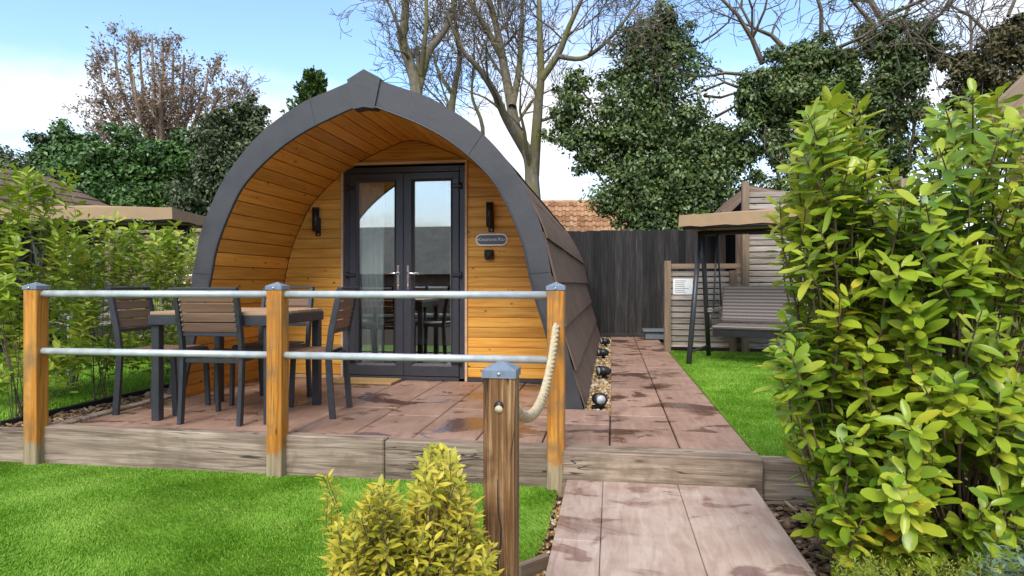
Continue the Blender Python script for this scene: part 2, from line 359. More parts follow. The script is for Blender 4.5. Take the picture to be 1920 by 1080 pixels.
def wicker_mat():
    m = M_('grey_wicker', .6, .4); co = m.coord('Object', (1, 1, 1))
    sp = m.n('ShaderNodeSeparateXYZ'); m.t.links.new(co, sp.inputs[0])
    a_ = m.math('SINE', m.math('MULTIPLY', sp.outputs[0], 420)); b_ = m.math('SINE', m.math('MULTIPLY', m.math('ADD', sp.outputs[2], sp.outputs[1]), 150))
    h = m.math('ADD', m.math('MULTIPLY', b_, .75), m.math('MULTIPLY', a_, .25))
    f = m.noise(co, 25, 3); m.set('Base Color', m.mix(m.rng(h, -.8, .8), (.10, .082, .075), (.26, .22, .20))); m.bump(h, .7, .006); return m.m
MAT['wicker'] = wicker_mat()

# ------------------------------------------------------------------ ground, lawns, patio, path
LZ = -0.215                     # lower garden level
def sheet(name, x0, x1, y0, y1, z, mat, nx=1, ny=1):
    V = [(x0+(x1-x0)*i/nx, y0+(y1-y0)*j/ny, z) for j in range(ny+1) for i in range(nx+1)]
    F = [(j*(nx+1)+i, j*(nx+1)+i+1, (j+1)*(nx+1)+i+1, (j+1)*(nx+1)+i) for j in range(ny) for i in range(nx)]
    return obj(name, mesh(name, V, F), mat)
m = M_('ground_cover', .95, .1); m.set('Base Color', m.ramp(m.noise(m.coord('Pos'), .7, 6), [(.35, (.05, .06, .02)), (.65, (.09, .10, .04))])); MAT['ground'] = m.m
tag(sheet('ground', -400, 400, -400, 400, LZ-.09, MAT['ground']), 'open ground reaching out to the horizon', kind='structure')
o = box('terrace_ground', -60, 60, 3.72, 90, LZ-.08, -.045, MAT['soil'], None, 0); tag(o, 'raised soil terrace under the patio and upper lawns', kind='structure')
tag(sheet('garden_soil', -12, 6, -9, 3.70, LZ-.03, MAT['soil']), 'dark soil of the lower garden beds', kind='structure')

PITCH = .39; X0 = -.01
patio = tag(obj('patio', boxmesh(4.30, 2.4, .03, 0), MAT['soil'], None, (-1.36, 4.86, -.062)), 'wet reddish brown printed concrete patio in plank pattern', kind='structure')
upath = tag(obj('path', boxmesh(.76, 5.4, .03, 0), MAT['soil'], None, (.40, 8.6, -.066)), 'printed concrete path running past the pod to the fence', kind='structure')
lpath = tag(obj('path', boxmesh(1.0, 6, .06, 0), MAT['soil'], None, (.26, .55, LZ-.008)), 'pale printed concrete path leading up to the step', kind='structure')
def slab(x0, x1, y0, y1, z, mat, parent, dz=0, g=.004):
    o = box('slab', x0+g, x1-g, y0+g, y1-g, z-.05, z, mat, parent, .006 if g > .003 else .003); o.location = Vector(o.location)-parent.location; o.location.z += dz
rs = random.Random(3)
for k in range(-9, 2):
    xa = X0+k*PITCH; xb = xa+PITCH; xa = max(xa, -3.50)
    ymax = 5.985 if xb < -.3 else (4.79 if xb < .0 else 11.4)
    y = 3.70; first = True
    while y < ymax-.01:
        L = rs.uniform(.5, 1.15) if first else rs.uniform(.95, 1.35); first = False
        y2 = min(y+L, ymax)
        if ymax-y2 < .3: y2 = ymax
        par = upath if y > 5.99 else patio
        slab(xa, xb, y, y2, 0, MAT['slab'], par, rs.uniform(-.0015, .0015)); y = y2
for (xa, xb) in ((-.24, -.045), (-.045, .345), (.345, .738)):
    y = -2.5
    while y < 3.5:
        y2 = min(y+(1.9 if xb-xa > .25 else 2.6), 3.53); 
        if 3.53-y2 < .4: y2 = 3.53
        slab(xa, xb, y, y2, LZ+.075, MAT['slabpale'], lpath, rs.uniform(-.001, .001), .0012); y = y2

def blades(name, pts, h, wdt, lean, label, seed, z):
    n = len(pts); r = np.random.default_rng(seed); x, y = pts[:, 0], pts[:, 1]
    a0 = r.uniform(0, 2*np.pi, n); hh = h*r.uniform(.65, 1.2, n)
    lx = lean*(wob(x, y, seed, 1.5)+.7*wob(x*2.7, y*2.7, seed+5, 1.5))+r.normal(0, .30, n); ly = lean*(wob(x, y, seed+1, 1.5)+.7*wob(x*2.7, y*2.7, seed+6, 1.5)-.25)+r.normal(0, .30, n)
    dx, dy = np.cos(a0)*wdt, np.sin(a0)*wdt
    zb = np.full(n, z)
    V = np.empty((n, 5, 3))
    V[:, 0] = np.c_[x-dx, y-dy, zb]; V[:, 1] = np.c_[x+dx, y+dy, zb]
    mxp, myp = x+lx*hh*.45, y+ly*hh*.45
    V[:, 2] = np.c_[mxp+dx*.8, myp+dy*.8, zb+hh*.62]; V[:, 3] = np.c_[mxp-dx*.8, myp-dy*.8, zb+hh*.62]
    V[:, 4] = np.c_[x+lx*hh*1.25, y+ly*hh*1.25, zb+hh*.95]
    b = np.arange(n)[:, None]*5
    T = np.concatenate([b+np.array([0, 1, 2]), b+np.array([0, 2, 3]), b+np.array([3, 2, 4])])
    o = obj(name, npmesh(name, V.reshape(-1, 3), T), MAT['turf']); return tag(o, label, 'grass', kind='stuff')
def scatter(n, x0, x1, y0, y1, seed): r = np.random.default_rng(seed); return np.c_[r.uniform(x0, x1, n), r.uniform(y0, y1, n)]
def front_edge(y): return np.where(y > 2.9, -.29, -.29-.12*((2.9-y)/.5)**2)
p = scatter(420000, -5.4, -.27, 1.35, 3.60, 5)
dist = np.hypot(p[:, 0]*1.0, p[:, 1]); vis = (p[:, 0] < front_edge(p[:, 1])) & (np.hypot(p[:, 0]+.5, (p[:, 1]-1.75)) > .42) & ~((p[:, 0] > -.8) & (p[:, 1] < 2.45) & (p[:, 0] > -.42))
Zc = -p[:, 0]*SN+p[:, 1]*CS; Xc = p[:, 0]*CS+p[:, 1]*SN; vis &= (Zc > 1.9) & (Xc/Zc > -.86)
p = p[vis]
blades('turf', p, .013, .0022, .65, 'bright green artificial turf in front of the patio sleepers', 21, LZ)
tag(sheet('lawn', -9, -.33, .5, 3.61, LZ, MAT['turfbase']), 'green lower lawn in front of the patio', kind='structure')
p = scatter(150000, .80, 4.6, 3.72, 9.35, 6); Zc = -p[:, 0]*SN+p[:, 1]*CS; Xc = p[:, 0]*CS+p[:, 1]*SN
p = p[(Xc/Zc < .62) & (RNG.uniform(0, 1, len(p)) < np.clip(5.5/p[:, 1], .3, 1))]
blades('turf', p, .016, .0028, .5, 'green artificial turf of the upper lawn under the swing seat', 31, -.022)
tag(sheet('lawn', .785, 6, 3.70, 9.38, -.022, MAT['turfbase']), 'upper lawn to the right of the path', kind='structure')
p = scatter(90000, -9, -4.02, 3.75, 9.3, 8); Zc = -p[:, 0]*SN+p[:, 1]*CS; Xc = p[:, 0]*CS+p[:, 1]*SN; p = p[Xc/Zc > -.84]
blades('turf', p, .032, .003, .6, 'green turf of the neighbouring lawn behind the laurel hedge', 41, -.022)
tag(sheet('lawn', -12, -4.0, 3.70, 9.4, -.022, MAT['turfbase']), 'neighbouring lawn left of the patio', kind='structure')

def stones(name, pts, z, smin, smax, mat, label, cat, seed, flat=.6, long=1.0):
    r = np.random.default_rng(seed); bm = bmesh.new(); bmesh.ops.create_icosphere(bm, subdivisions=1, radius=1)
    tv = np.array([v.co for v in bm.verts]); tf = np.array([[v.index for v in f.verts] for f in bm.faces]); bm.free()
    n = len(pts); s = r.uniform(smin, smax, n); an = r.uniform(0, 6.28, n)
    V = tv[None]*(1+r.normal(0, .18, (n, len(tv), 1))); V = V*np.stack([s*long, s*r.uniform(.6, .9, n), s*flat], 1)[:, None]
    til = r.normal(0, .3, n); x, y, zz = V[..., 0], V[..., 1], V[..., 2]
    x, zz = x*np.cos(til)[:, None]-zz*np.sin(til)[:, None], x*np.sin(til)[:, None]+zz*np.cos(til)[:, None]
    c, s_ = np.cos(an)[:, None], np.sin(an)[:, None]
    V = np.stack([x*c-y*s_+pts[:, 0, None], x*s_+y*c+pts[:, 1, None], zz+z+r.uniform(0, smax*.7, n)[:, None]], -1)
    T = (tf[None]+(np.arange(n)*len(tv))[:, None, None]).reshape(-1, 3)
    return tag(obj(name, npmesh(name, V.reshape(-1, 3), T), mat), label, cat, kind='stuff')
stones('gravel', scatter(3600, -.27, .015, 4.80, 11.5, 9), -.045, .013, .029, MAT['gravel'], 'golden gravel strip between the pod and the path', 'gravel', 10)
stones('gravel', scatter(600, .0, 1.2, 11.4, 11.58, 12), -.045, .013, .029, MAT['gravel'], 'golden gravel line at the foot of the black fence', 'gravel', 13)
stones('gravel', scatter(420, -.34, -.245, 1.3, 3.55, 14), LZ-.03, .006, .017, MAT['gravel'], 'small stones in the dark gap between lawn and pale path', 'gravel', 15)
stones('bark_mulch', scatter(2600, -3.98, -3.56, 3.72, 6.6, 16), -.05, .012, .034, MAT['barkchip'], 'brown bark mulch in the bed beside the patio', 'mulch', 17, .3, 1.6)
stones('bark_mulch', scatter(900, -6.5, -3.9, 3.72, 4.0, 26), -.05, .012, .034, MAT['barkchip'], 'brown bark mulch along the far left sleeper', 'mulch', 27, .3, 1.6)
stones('bark_mulch', scatter(5200, .78, 2.3, 1.0, 3.58, 18), LZ-.03, .010, .032, MAT['barkchip'], 'brown bark mulch under the big laurel beside the path', 'mulch', 19, .3, 1.8)
box('dark_edging', -4.02, -3.98, 3.73, 6.8, -.06, .008, MAT['black'], None, .003)
tag(bpy.data.objects['dark_edging'], 'low dark edging strip between bark bed and left lawn', 'edging'); bpy.data.objects['dark_edging'].name = 'lawn_edging'

# ------------------------------------------------------------------ sleepers and step
edge = thing('sleeper_edging', (0, 0, LZ), 0, 'weathered timber sleepers retaining the front of the patio', 'sleeper edging')
for xa, xb, ya, yb, za, zb in ((-6.4, -3.585, 3.605, 3.705, -.06, .20), (-3.575, -1.303, 3.61, 3.705, -.06, .235), (-1.297, -.265, 3.606, 3.70, -.06, .228)):
    box('sleeper', xa, xb, ya, yb, za, zb, MAT['sleeper'], edge, .008)
box('sleeper', -3.575, -3.50, 3.71, 5.6, .02, .235, MAT['sleeper'], edge, .006)
step = thing('path_step', (.26, 3.58, LZ), 0, 'weathered timber step where the lower path meets the patio', 'step')
box('riser', -.525, .52, -.045, .12, -.03, .226, MAT['sleeper'], step, .008)
e2 = thing('sleeper_edging', (1.8, 3.65, LZ), 0, 'short run of timber sleeper behind the big laurel right of the step', 'sleeper edging')
box('sleeper', -1.01, 1.6, -.04, .06, -.06, .20, MAT['sleeper'], e2, .008)
o = bar('timber_edging', (-.36, 2.50, LZ+.0), (-.26, 2.62, LZ+.0), .03, .09, MAT['slatpost'], None, .004); tag(o, 'short timber edging board at the corner of the lower lawn', 'edging')

# ------------------------------------------------------------------ camping pod
PCX, YF, YW, YB = -1.89, 4.80, 6.00, 11.2
OUT = [(1.69, -.02), (1.565, .455), (1.47, .888), (1.41, 1.20), (1.365, 1.37), (1.285, 1.565), (1.195, 1.735), (1.05, 1.925), (.87, 2.105), (.685, 2.24), (.48, 2.355), (.29, 2.425), (.12, 2.487), (0, 2.525)]
INN = [(1.545, -.02), (1.425, .50), (1.31, .888), (1.25, 1.17), (1.20, 1.32), (1.13, 1.48), (1.035, 1.66), (.915, 1.80), (.77, 1.93), (.61, 2.045), (.43, 2.142), (.26, 2.215), (.085, 2.282), (0, 2.288)]
def catmull(P, n=6):
    P = [Vector(p) for p in P]; out = []
    for i in range(len(P)-1):
        p0 = P[max(i-1, 0)]; p1, p2 = P[i], P[i+1]; p3 = P[min(i+2, len(P)-1)]
        for k in range(n):
            t = k/n; out.append(.5*((2*p1)+(p2-p0)*t+(2*p0-5*p1+4*p2-p3)*t*t+(3*p1-p0-3*p2+p3)*t**3))
    out.append(P[-1]); return out
OUTC, INNC = catmull(OUT), catmull(INN)
def xat(C, z):
    for a_, b_ in zip(C, C[1:]):
        if a_.y <= z <= b_.y and b_.y > a_.y: return a_.x+(b_.x-a_.x)*(z-a_.y)/(b_.y-a_.y)
    return 0 if z > C[-1].y else C[0].x
pod = thing('camping_pod', (PCX, YF, 0), 0, 'arched timber camping pod with charcoal trim and orange wood porch', 'camping pod')
# fascia: ring segments between outer and inner outlines
def seg_ring(name, sgn, i0, i1, y0, y1, mat, parent, gap=0.0):
    o_, n_ = OUTC[i0:i1+1], INNC[i0:i1+1]
    V = []; k = len(o_)
    for y in (y0, y1):
        for p in o_: V.append((sgn*p.x, y, p.y))
        for p in n_: V.append((sgn*p.x, y, p.y))
    F = []
    for i in range(k-1):
        F += [(i, i+1, k+i+1, k+i), (2*k+i, 3*k+i, 3*k+i+1, 2*k+i+1), (i, 2*k+i, 2*k+i+1, i+1), (k+i, k+i+1, 3*k+i+1, 3*k+i)]
    F += [(0, k, 3*k, 2*k), (k-1, 3*k-1, 4*k-1, 2*k-1)]
    me = mesh(name, V, F); bm = bmesh.new(); bm.from_mesh(me); bmesh.ops.recalc_face_normals(bm, faces=bm.faces)
    bm.to_mesh(me); bm.free(); return obj(name, me, mat, parent)
NS = len(OUTC)-1
cuts = [0, 14, 30, 46, 61, NS-5]
for s in (1, -1):
    for j, (a_, b_) in enumerate(zip(cuts, cuts[1:])):
        seg_ring('fascia', s, a_, b_, -.004*(j % 2), .022, MAT['fascia'], pod)
    # thin drip bead along the inner edge
    P = [Vector((s*(p.x), -.008, p.y)) for p in INNC[:NS-4]]
    tube('edge_bead', P, .008, MAT['alu'], pod, 6, True)
# ridge cap: keystone
prism('ridge_cap', [(-.135, 2.50), (-.085, 2.270), (0, 2.284), (.085, 2.270), (.135, 2.50), (0, 2.575)], -.016, .10, MAT['fascia'], pod)
# lining planks of the porch vault: run along the depth
def arc_pts(C):
    L = [0]
    for a_, b_ in zip(C, C[1:]): L.append(L[-1]+(b_-a_).length)
    return L
IL = arc_pts(INNC)
def at_len(C, L, s):
    s = min(max(s, 0), L[-1])
    for i in range(len(L)-1):
        if s <= L[i+1]: return C[i].lerp(C[i+1], (s-L[i])/(L[i+1]-L[i]))
    return C[-1]
PW = .112; nP = int(IL[-1]/PW)
def lining(side, y0, y1, parent, mat):
    for j in range(nP+1):
        s0, s1 = j*PW, min((j+1)*PW-.004, IL[-1])
        if s1-s0 < .02: continue
        p, q = at_len(INNC, IL, s0), at_len(INNC, IL, s1); d = (q-p).normalized(); nrm = Vector((d.y, -d.x))  # outward
        if nrm.x < 0 and p.x > .3: nrm = -nrm
        c = (p+q)/2; wdt = (q-p).length; h = wdt/2; c2 = c+nrm*.012
        bv = .004
        prof = [(-h, .010), (-h, -.004), (-h+bv, -.010), (h-bv, -.010), (h, -.004), (h, .010)]
        V = []; n = len(prof); ln = (y1-y0)
        for xx in (-ln/2, ln/2):
            for u, v in prof: V.append((xx, u, v))
        F = [tuple(range(n))[::-1], tuple(range(n, 2*n))]+[(i, (i+1) % n, (i+1) % n+n, i+n) for i in range(n)]
        o = obj('lining_board', mesh('lining_board', V, F), mat, parent)
        X = Vector((0, 1, 0)); Y = Vector((side*d.x, 0, d.y)); Zv = X.cross(Y)
        outw = Vector((side*nrm.x, 0, nrm.y))
        if Zv.dot(outw) < 0: X = -X; Zv = X.cross(Y)
        Mx = Matrix((X, Y, Zv)).transposed().to_4x4(); Mx.translation = Vector((side*c2.x, (y0+y1)/2, c2.y)); o.matrix_local = Mx
for s in (1, -1): lining(s, .0235, YW-YF-.002, pod, MAT['lining'])
# front wall cladding
CP = .0945; DX0, DX1, DZ1 = -2.569-PCX-.022, -1.366-PCX+.022, 2.062
def clad(x0a, x1a, x0b, x1b, z0, z1):
    """board with sloped ends; a = bottom, b = top"""
    cx = (x0a+x1a)/2; cz = (z0+z1)/2; e = .004; d0, d1 = 0., .02
    prof = [(z0-cz, d1), (z0-cz, d0+.007), (z0-cz+.009, d0), (z1-cz-.006, d0), (z1-cz-.001, d0+.005), (z1-cz-.001, d1)]
    V = []; n = len(prof); H = z1-z0
    for xa, xb in ((x0a, x0b), (x1a, x1b)):
        for z, d in prof: t = (z+H/2)/H; V.append((xa+(xb-xa)*t-cx, d, z))
    F = [tuple(range(n)), tuple(range(n, 2*n))[::-1]]+[(i, i+n, (i+1) % n+n, (i+1) % n) for i in range(n)]
    me = mesh('cladding_board', V, F); bm = bmesh.new(); bm.from_mesh(me); bmesh.ops.recalc_face_normals(bm, faces=bm.faces); bm.to_mesh(me); bm.free()
    obj('cladding_board', me, MAT['pine'], pod, (cx, YW-YF, cz))
z = .035
while z < 2.28:
    z1 = min(z+CP, 2.285); xb, xt = max(xat(INNC, z)-.004, .02), max(xat(INNC, min(z1, 2.286))-.004, .005)
    if z < 2.084:
        clad(-xb, DX0, -xt, DX0, z, z1); clad(DX1, xb, DX1, xt, z, z1)
        if z1 > 2.095: clad(DX0+.002, DX1-.002, DX0+.002, DX1-.002, 2.09, z1)
    else: clad(-xb, xb, -xt, xt, z, z1)
    z = z1
    if 2.285-z < .012: break
def bx(name, x0, x1, y0, y1, z0, z1, mat, par=pod, bev=.003): return box(name, x0-PCX, x1-PCX, y0-YF, y1-YF, z0, z1, mat, par, bev)
bx('base_trim', -3.42, -2.60, 5.985, 6.015, .0, .032, MAT['trim']); bx('base_trim', -1.335, -.36, 5.982, 6.015, .0, .032, MAT['upvc'])
# architrave
bx('architrave', -2.594, -2.571, 5.975, 6.03, .0, 2.064, MAT['trim']); bx('architrave', -1.364, -1.341, 5.975, 6.03, .0, 2.064, MAT['trim']); bx('architrave', -2.594, -1.341, 5.974, 6.03, 2.0655, 2.088, MAT['trim'])
# door frame
fy0, fy1 = 6.0, 6.07
bx('door_frame', -2.569, -2.515, fy0, fy1, .02, 2.041, MAT['upvc']); bx('door_frame', -1.42, -1.366, fy0, fy1, .02, 2.041, MAT['upvc'])
bx('door_frame', -2.514, -1.421, fy0, fy1, 1.985, 2.041, MAT['upvc']); bx('threshold', -2.514, -1.421, fy0-.02, fy1, .0, .035, MAT['upvc'])
def leaf(x0, x1, gx0, gx1, hside, knob):
    root = obj('door_leaf', None or boxmesh(.001, .001, .001, 0), MAT['upvc'], pod)
    me = bpy.data.meshes.new('door_leaf'); bm = bmesh.new()
    z0, z1, gz0, gz1 = .04, 1.98, .155, 1.90
    yA, yB = -.012, .05
    # mitred frame with chamfered bead
    def ringv(xa, xb, za, zb, y): return [bm.verts.new((xa, y, za)), bm.verts.new((xb, y, za)), bm.verts.new((xb, y, zb)), bm.verts.new((xa, y, zb))]
    rs_ = [ringv(x0, x1, z0, z1, yB), ringv(x0, x1, z0, z1, yA+.004), ringv(x0+.004, x1-.004, z0+.004, z1-.004, yA), ringv(gx0-.022, gx1+.022, gz0-.022, gz1+.022, yA), ringv(gx0-.016, gx1+.016, gz0-.016, gz1+.016, yA+.006), ringv(gx0, gx1, gz0, gz1, yA+.018), ringv(gx0, gx1, gz0, gz1, yB)]
    for a_, b_ in zip(rs_, rs_[1:]):
        for i in range(4): bm.faces.new((a_[i], a_[(i+1) % 4], b_[(i+1) % 4], b_[i]))
    bmesh.ops.recalc_face_normals(bm, faces=bm.faces); bmesh.ops.translate(bm, vec=(-PCX, 6.0-YF, 0), verts=bm.verts)
    bm.to_mesh(me); bm.free(); me.materials.append(MAT['upvc']); root.data = me
    lx = lambda x: x-PCX
    ly = 6.0-YF
    box('pane', lx(gx0)-.004, lx(gx1)+.004, ly+.022, ly+.026, gz0-.004, gz1+.004, MAT['glass'], root, 0)
    box('seal', lx(gx0)-.002, lx(gx0)+.004, ly+.012, ly+.0215, gz0, gz1, MAT['black'], root, 0); box('seal', lx(gx1)-.004, lx(gx1)+.002, ly+.012, ly+.0215, gz0, gz1, MAT['black'], root, 0)
    for hz_ in (1.82, .98, .16):
        tube('hinge', [(lx(hside), ly-.022, hz_-.005), (lx(hside)+(.0), ly-.022, hz_+.055)], .012, MAT['black'], root, 10)
        box('hinge', min(lx(hside), lx(hside)+knob*.085), max(lx(hside), lx(hside)+knob*.085), ly-.030, ly-.0125, hz_+.006, hz_+.04, MAT['black'], root, .004)
    hx = lx(x1 if knob > 0 else x0)-knob*.045
    h = box('handle', hx-.014, hx+.014, ly-.022, ly-.0125, .86, 1.10, MAT['chrome'], root, .006)
    c = Vector(h.location)
    tb = tube('lever', [Vector((hx, ly-.02, 1.02))-c, Vector((hx, ly-.06, 1.02))-c, Vector((hx-knob*.02, ly-.066, 1.02))-c, Vector((hx-knob*.12, ly-.066, 1.012))-c], [.009, .009, .010, .008], MAT['chrome'], h, 8)
    tube('key_lock', [Vector((hx, ly-.012, .90))-c, Vector((hx, ly-.030, .90))-c], .011, MAT['chrome'], h, 10)
leaf(-2.512, -1.972, -2.425, -2.060, -2.53, 1)
leaf(-1.964, -1.423, -1.868, -1.505, -1.405, -1)
bx('door_frame', -1.974, -1.962, 5.98, 6.05, .04, 1.982, MAT['upvc'])
# roof: lapped courses along both sides
OLEN = arc_pts(OUTC); CH = .335; nC = int(math.ceil(OLEN[-1]/CH))
for s in (1, -1):
    for j in range(nC):
        s0, s1 = j*CH-.03, min((j+1)*CH+.02, OLEN[-1])
        k = 7; rows = []
        for i in range(k):
            t = i/(k-1); sl = s0+(s1-s0)*t; p = at_len(OUTC, OLEN, sl); q = at_len(OUTC, OLEN, sl+.01); q0 = at_len(OUTC, OLEN, sl-.01); d = (q-q0).normalized(); nr = Vector((d.y, -d.x)); 
            off = (.002 if j < 5 else -.02)+.024*(1-t); rows.append((p, nr, off))
        V = []; F = []; y0, y1 = .024, YB-YF; ny = 10; rj = random.Random(j*7+s)
        sag = [rj.uniform(-.004, .004) for _ in range(ny+1)]
        for lay in (0, 1):
            for yi in range(ny+1):
                y = y0+(y1-y0)*yi/ny
                for (p, nr, off) in rows:
                    ofx = (off+sag[yi] if lay == 0 else max(off-.012, -.05)); pp = p+nr*ofx; V.append((s*pp.x, y, pp.y))
        n1 = (ny+1)*k
        for yi in range(ny):
            for i in range(k-1):
                a_ = yi*k+i; F.append((a_, a_+1, a_+k+1, a_+k)); F.append((n1+a_, n1+a_+k, n1+a_+k+1, n1+a_+1))
            a_ = yi*k; F.append((a_, a_+k, n1+a_+k, n1+a_))
        for i in range(k-1):
            F.append((i, n1+i, n1+i+1, i+1)); a_ = ny*k+i; F.append((a_, a_+1, n1+a_+1, n1+a_))
        me = mesh('shingle_course', V, F); bm = bmesh.new(); bm.from_mesh(me); bmesh.ops.recalc_face_normals(bm, faces=bm.faces); bm.to_mesh(me); bm.free()
        obj('shingle_course', me, MAT['shingle'], pod)
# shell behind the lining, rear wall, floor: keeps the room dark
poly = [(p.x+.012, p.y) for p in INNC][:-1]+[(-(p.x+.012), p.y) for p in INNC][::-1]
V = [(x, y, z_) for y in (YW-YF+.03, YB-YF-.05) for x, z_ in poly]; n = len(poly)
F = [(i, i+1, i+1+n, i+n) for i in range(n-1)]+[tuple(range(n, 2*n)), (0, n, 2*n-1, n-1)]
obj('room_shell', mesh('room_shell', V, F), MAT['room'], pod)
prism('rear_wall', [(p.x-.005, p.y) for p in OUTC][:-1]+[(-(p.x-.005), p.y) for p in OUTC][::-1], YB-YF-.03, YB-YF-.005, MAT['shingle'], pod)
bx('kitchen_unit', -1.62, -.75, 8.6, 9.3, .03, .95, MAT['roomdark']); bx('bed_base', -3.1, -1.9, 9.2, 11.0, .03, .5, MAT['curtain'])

# curtain (folded sheet with thickness)
def curtain(name, x0, x1, y, z0, z1, folds, amp, label):
    n = folds*8; V = []; F = []
    for z_ in (z0, z1):
        for i in range(n+1):
            t = i/n; V.append((x0+(x1-x0)*t, y+amp*math.sin(t*folds*2*math.pi)+.3*amp*math.sin(t*17), z_))
    F = [(i, i+1, n+1+i+1, n+1+i) for i in range(n)]
    o = obj(name, mesh(name, V, F, True), MAT['curtain']); md = o.modifiers.new('t', 'SOLIDIFY'); md.thickness = .003
    return tag(o, label, 'curtain')
curtain('curtain', -2.50, -2.19, 6.085, .05, 1.97, 6, .018, 'white curtain drawn aside behind the left glass door')
curtain('curtain', -1.53, -1.43, 6.085, .05, 1.97, 3, .018, 'narrow gathered white curtain behind the right glass door')
# door mat
o = obj('door_mat', boxmesh(.62, .30, .022, .006), MAT['mat'], None, (-2.28, 5.80, .012)); tag(o, 'brown coir door mat before the glass doors', 'door mat')
# wall lights
def wall_light(x, z_, label):
    t = thing('wall_light', (x, 6.0, z_), 0, label, 'wall light', 'wall lights beside the doors')
    box('back_plate', -.022, .030, -.022, -.001, -.13, .05, MAT['black'], t, .006)
    tube('lamp_body', [(0, -.06, -.085), (0, -.06, .135)], .034, MAT['black'], t, 20)
    tube('rim', [(0, -.06, .130), (0, -.06, .142)], .036, MAT['alu'], t, 20); tube('screw', [(.01, -.022, -.115), (.01, -.026, -.115)], .006, MAT['chrome'], t, 8)
wall_light(-2.832, 1.515, 'black cylinder wall light left of the glass doors'); wall_light(-1.118, 1.535, 'black cylinder wall light above the name plaque')
# plaque
pl = thing('name_plaque', (-1.11, 5.998, 1.332), 0, 'rounded grey name plaque with white rim right of the doors', 'sign')
def stadium(hw, hh, n=12):
    P = []
    for i in range(n+1): a_ = -math.pi/2+math.pi*i/n; P.append((hw-hh+hh*math.cos(a_), hh*math.sin(a_)))
    for i in range(n+1): a_ = math.pi/2+math.pi*i/n; P.append((-hw+hh+hh*math.cos(a_), hh*math.sin(a_)))
    return P
prism('rim', stadium(.152, .056), -.010, 0, MAT['white'], pl); prism('face', stadium(.139, .043), -.0135, -.009, MAT['boxgrey'], pl)
def text(body, size, loc, mat, parent, ext=.0008, sx=1.0):
    cu = bpy.data.curves.new('lettering', 'FONT'); cu.body = body; cu.size = size; cu.align_x = 'CENTER'; cu.align_y = 'CENTER'; cu.extrude = ext
    tmp = bpy.data.objects.new('tmp', cu); COL.objects.link(tmp); dg = bpy.context.evaluated_depsgraph_get(); me = bpy.data.meshes.new_from_object(tmp.evaluated_get(dg)); bpy.data.objects.remove(tmp)
    o = obj('lettering', me, mat, parent, loc, (R(90), 0, 0)); o.scale = (sx, 1, 1); return o
text('K', .046, (-.112, -.0145, .001), MAT['white'], pl); text('INGFISHER', .031, (-.022, -.0145, -.002), MAT['white'], pl)
text('P', .046, (.072, -.0145, .001), MAT['white'], pl); text('OD', .031, (.101, -.0145, -.002), MAT['white'], pl)
for s in (-1, 1): tube('screw', [(s*.132, -.013, 0), (s*.132, -.018, 0)], .007, MAT['chrome'], pl, 10)
sk = thing('wall_socket', (-1.131, 5.998, 1.193), 0, 'small black square socket box under the plaque', 'socket')
box('housing', -.043, .043, -.045, 0, -.045, .045, MAT['black'], sk, .010); tube('cover', [(0, -.045, 0), (0, -.053, 0)], .034, MAT['roomdark'], sk, 20)

# ------------------------------------------------------------------ railing
rail = thing('railing', (-1.94, 3.60, LZ), 0, 'patio railing of three orange timber posts and galvanised tubes', 'railing')
def capmesh(hw):
    e = hw+.004; V = [(-e, -e, 0), (e, -e, 0), (e, e, 0), (-e, e, 0), (-e, -e, .022), (e, -e, .022), (e, e, .022), (-e, e, .022), (0, 0, .046)]
    return mesh('cap', V, [(3, 2, 1, 0), (0, 1, 5, 4), (1, 2, 6, 5), (2, 3, 7, 6), (3, 0, 4, 7), (4, 5, 8), (5, 6, 8), (6, 7, 8), (7, 4, 8)])
def vpost(name, x, y, z0, z1, wdt, mat, parent, px=0, py=0, pz=0, bev=.007):
    """square post whose grain (local X) runs upward"""
    o = obj(name, boxmesh(z1-z0, wdt, wdt, bev, 2), mat, parent, (x-px, y-py, (z0+z1)/2-pz), (0, R(-90), 0)); return o
PX = (-3.585, -1.955, -.303)
for x in PX:
    o = vpost('post', x, 3.60, LZ-.10, .885, .095, MAT['post'], rail, -1.94, 3.60, LZ)
    c = obj('cap', capmesh(.0475), MAT['cap'], rail, (x+1.94, 0, .885-LZ))
    tube('cap_screw', [(x+1.94, -.054, .895-LZ), (x+1.94, -.057, .895-LZ)], .006, MAT['chrome'], rail, 8)
for a_, b_ in zip(PX, PX[1:]):
    for z_ in (.857, .497): tube('rail', [(a_+.03+1.94, 0, z_-LZ), (b_-.03+1.94, 0, z_-LZ)], .0215, MAT['galv'], rail, 14)
np_ = thing('rope_post', (-.31, 1.83, LZ), 0, 'weathered square timber post with grey cap beside the golden bush', 'post')
vpost('shaft', 0, 0, -.1, .878, .090, MAT['oldpost'], np_, bev=.005); obj('cap', capmesh(.0445), MAT['cap'], np_, (0, 0, .872))
rk = random.Random(9); pts = [(rk.uniform(-.004, .004)+.006*math.sin(i*.9), .05+i*.045) for i in range(13)]; V = []; F = []
for i, (x, z_) in enumerate(pts):
    w_ = .0032*math.sin(math.pi*(i+.3)/13)+.0006; V += [(x-w_, -.0449, z_), (x, -.0458, z_), (x+w_, -.0449, z_)]
for i in range(12): a_ = i*3; F += [(a_, a_+1, a_+4, a_+3), (a_+1, a_+2, a_+5, a_+4)]
obj('split', mesh('split', V, F), MAT['roomdark'], np_)
tube('cap_screw', [(0, -.048, .884), (0, -.052, .884)], .0045, MAT['chrome'], np_, 8)
tube('rope_hole', [(0, -.0425, .795), (0, -.0465, .795)], .0135, MAT['black'], np_, 14); tube('rope_end', [(0, -.041, .786), (0, -.049, .786)], .011, MAT['rope'], np_, 10)
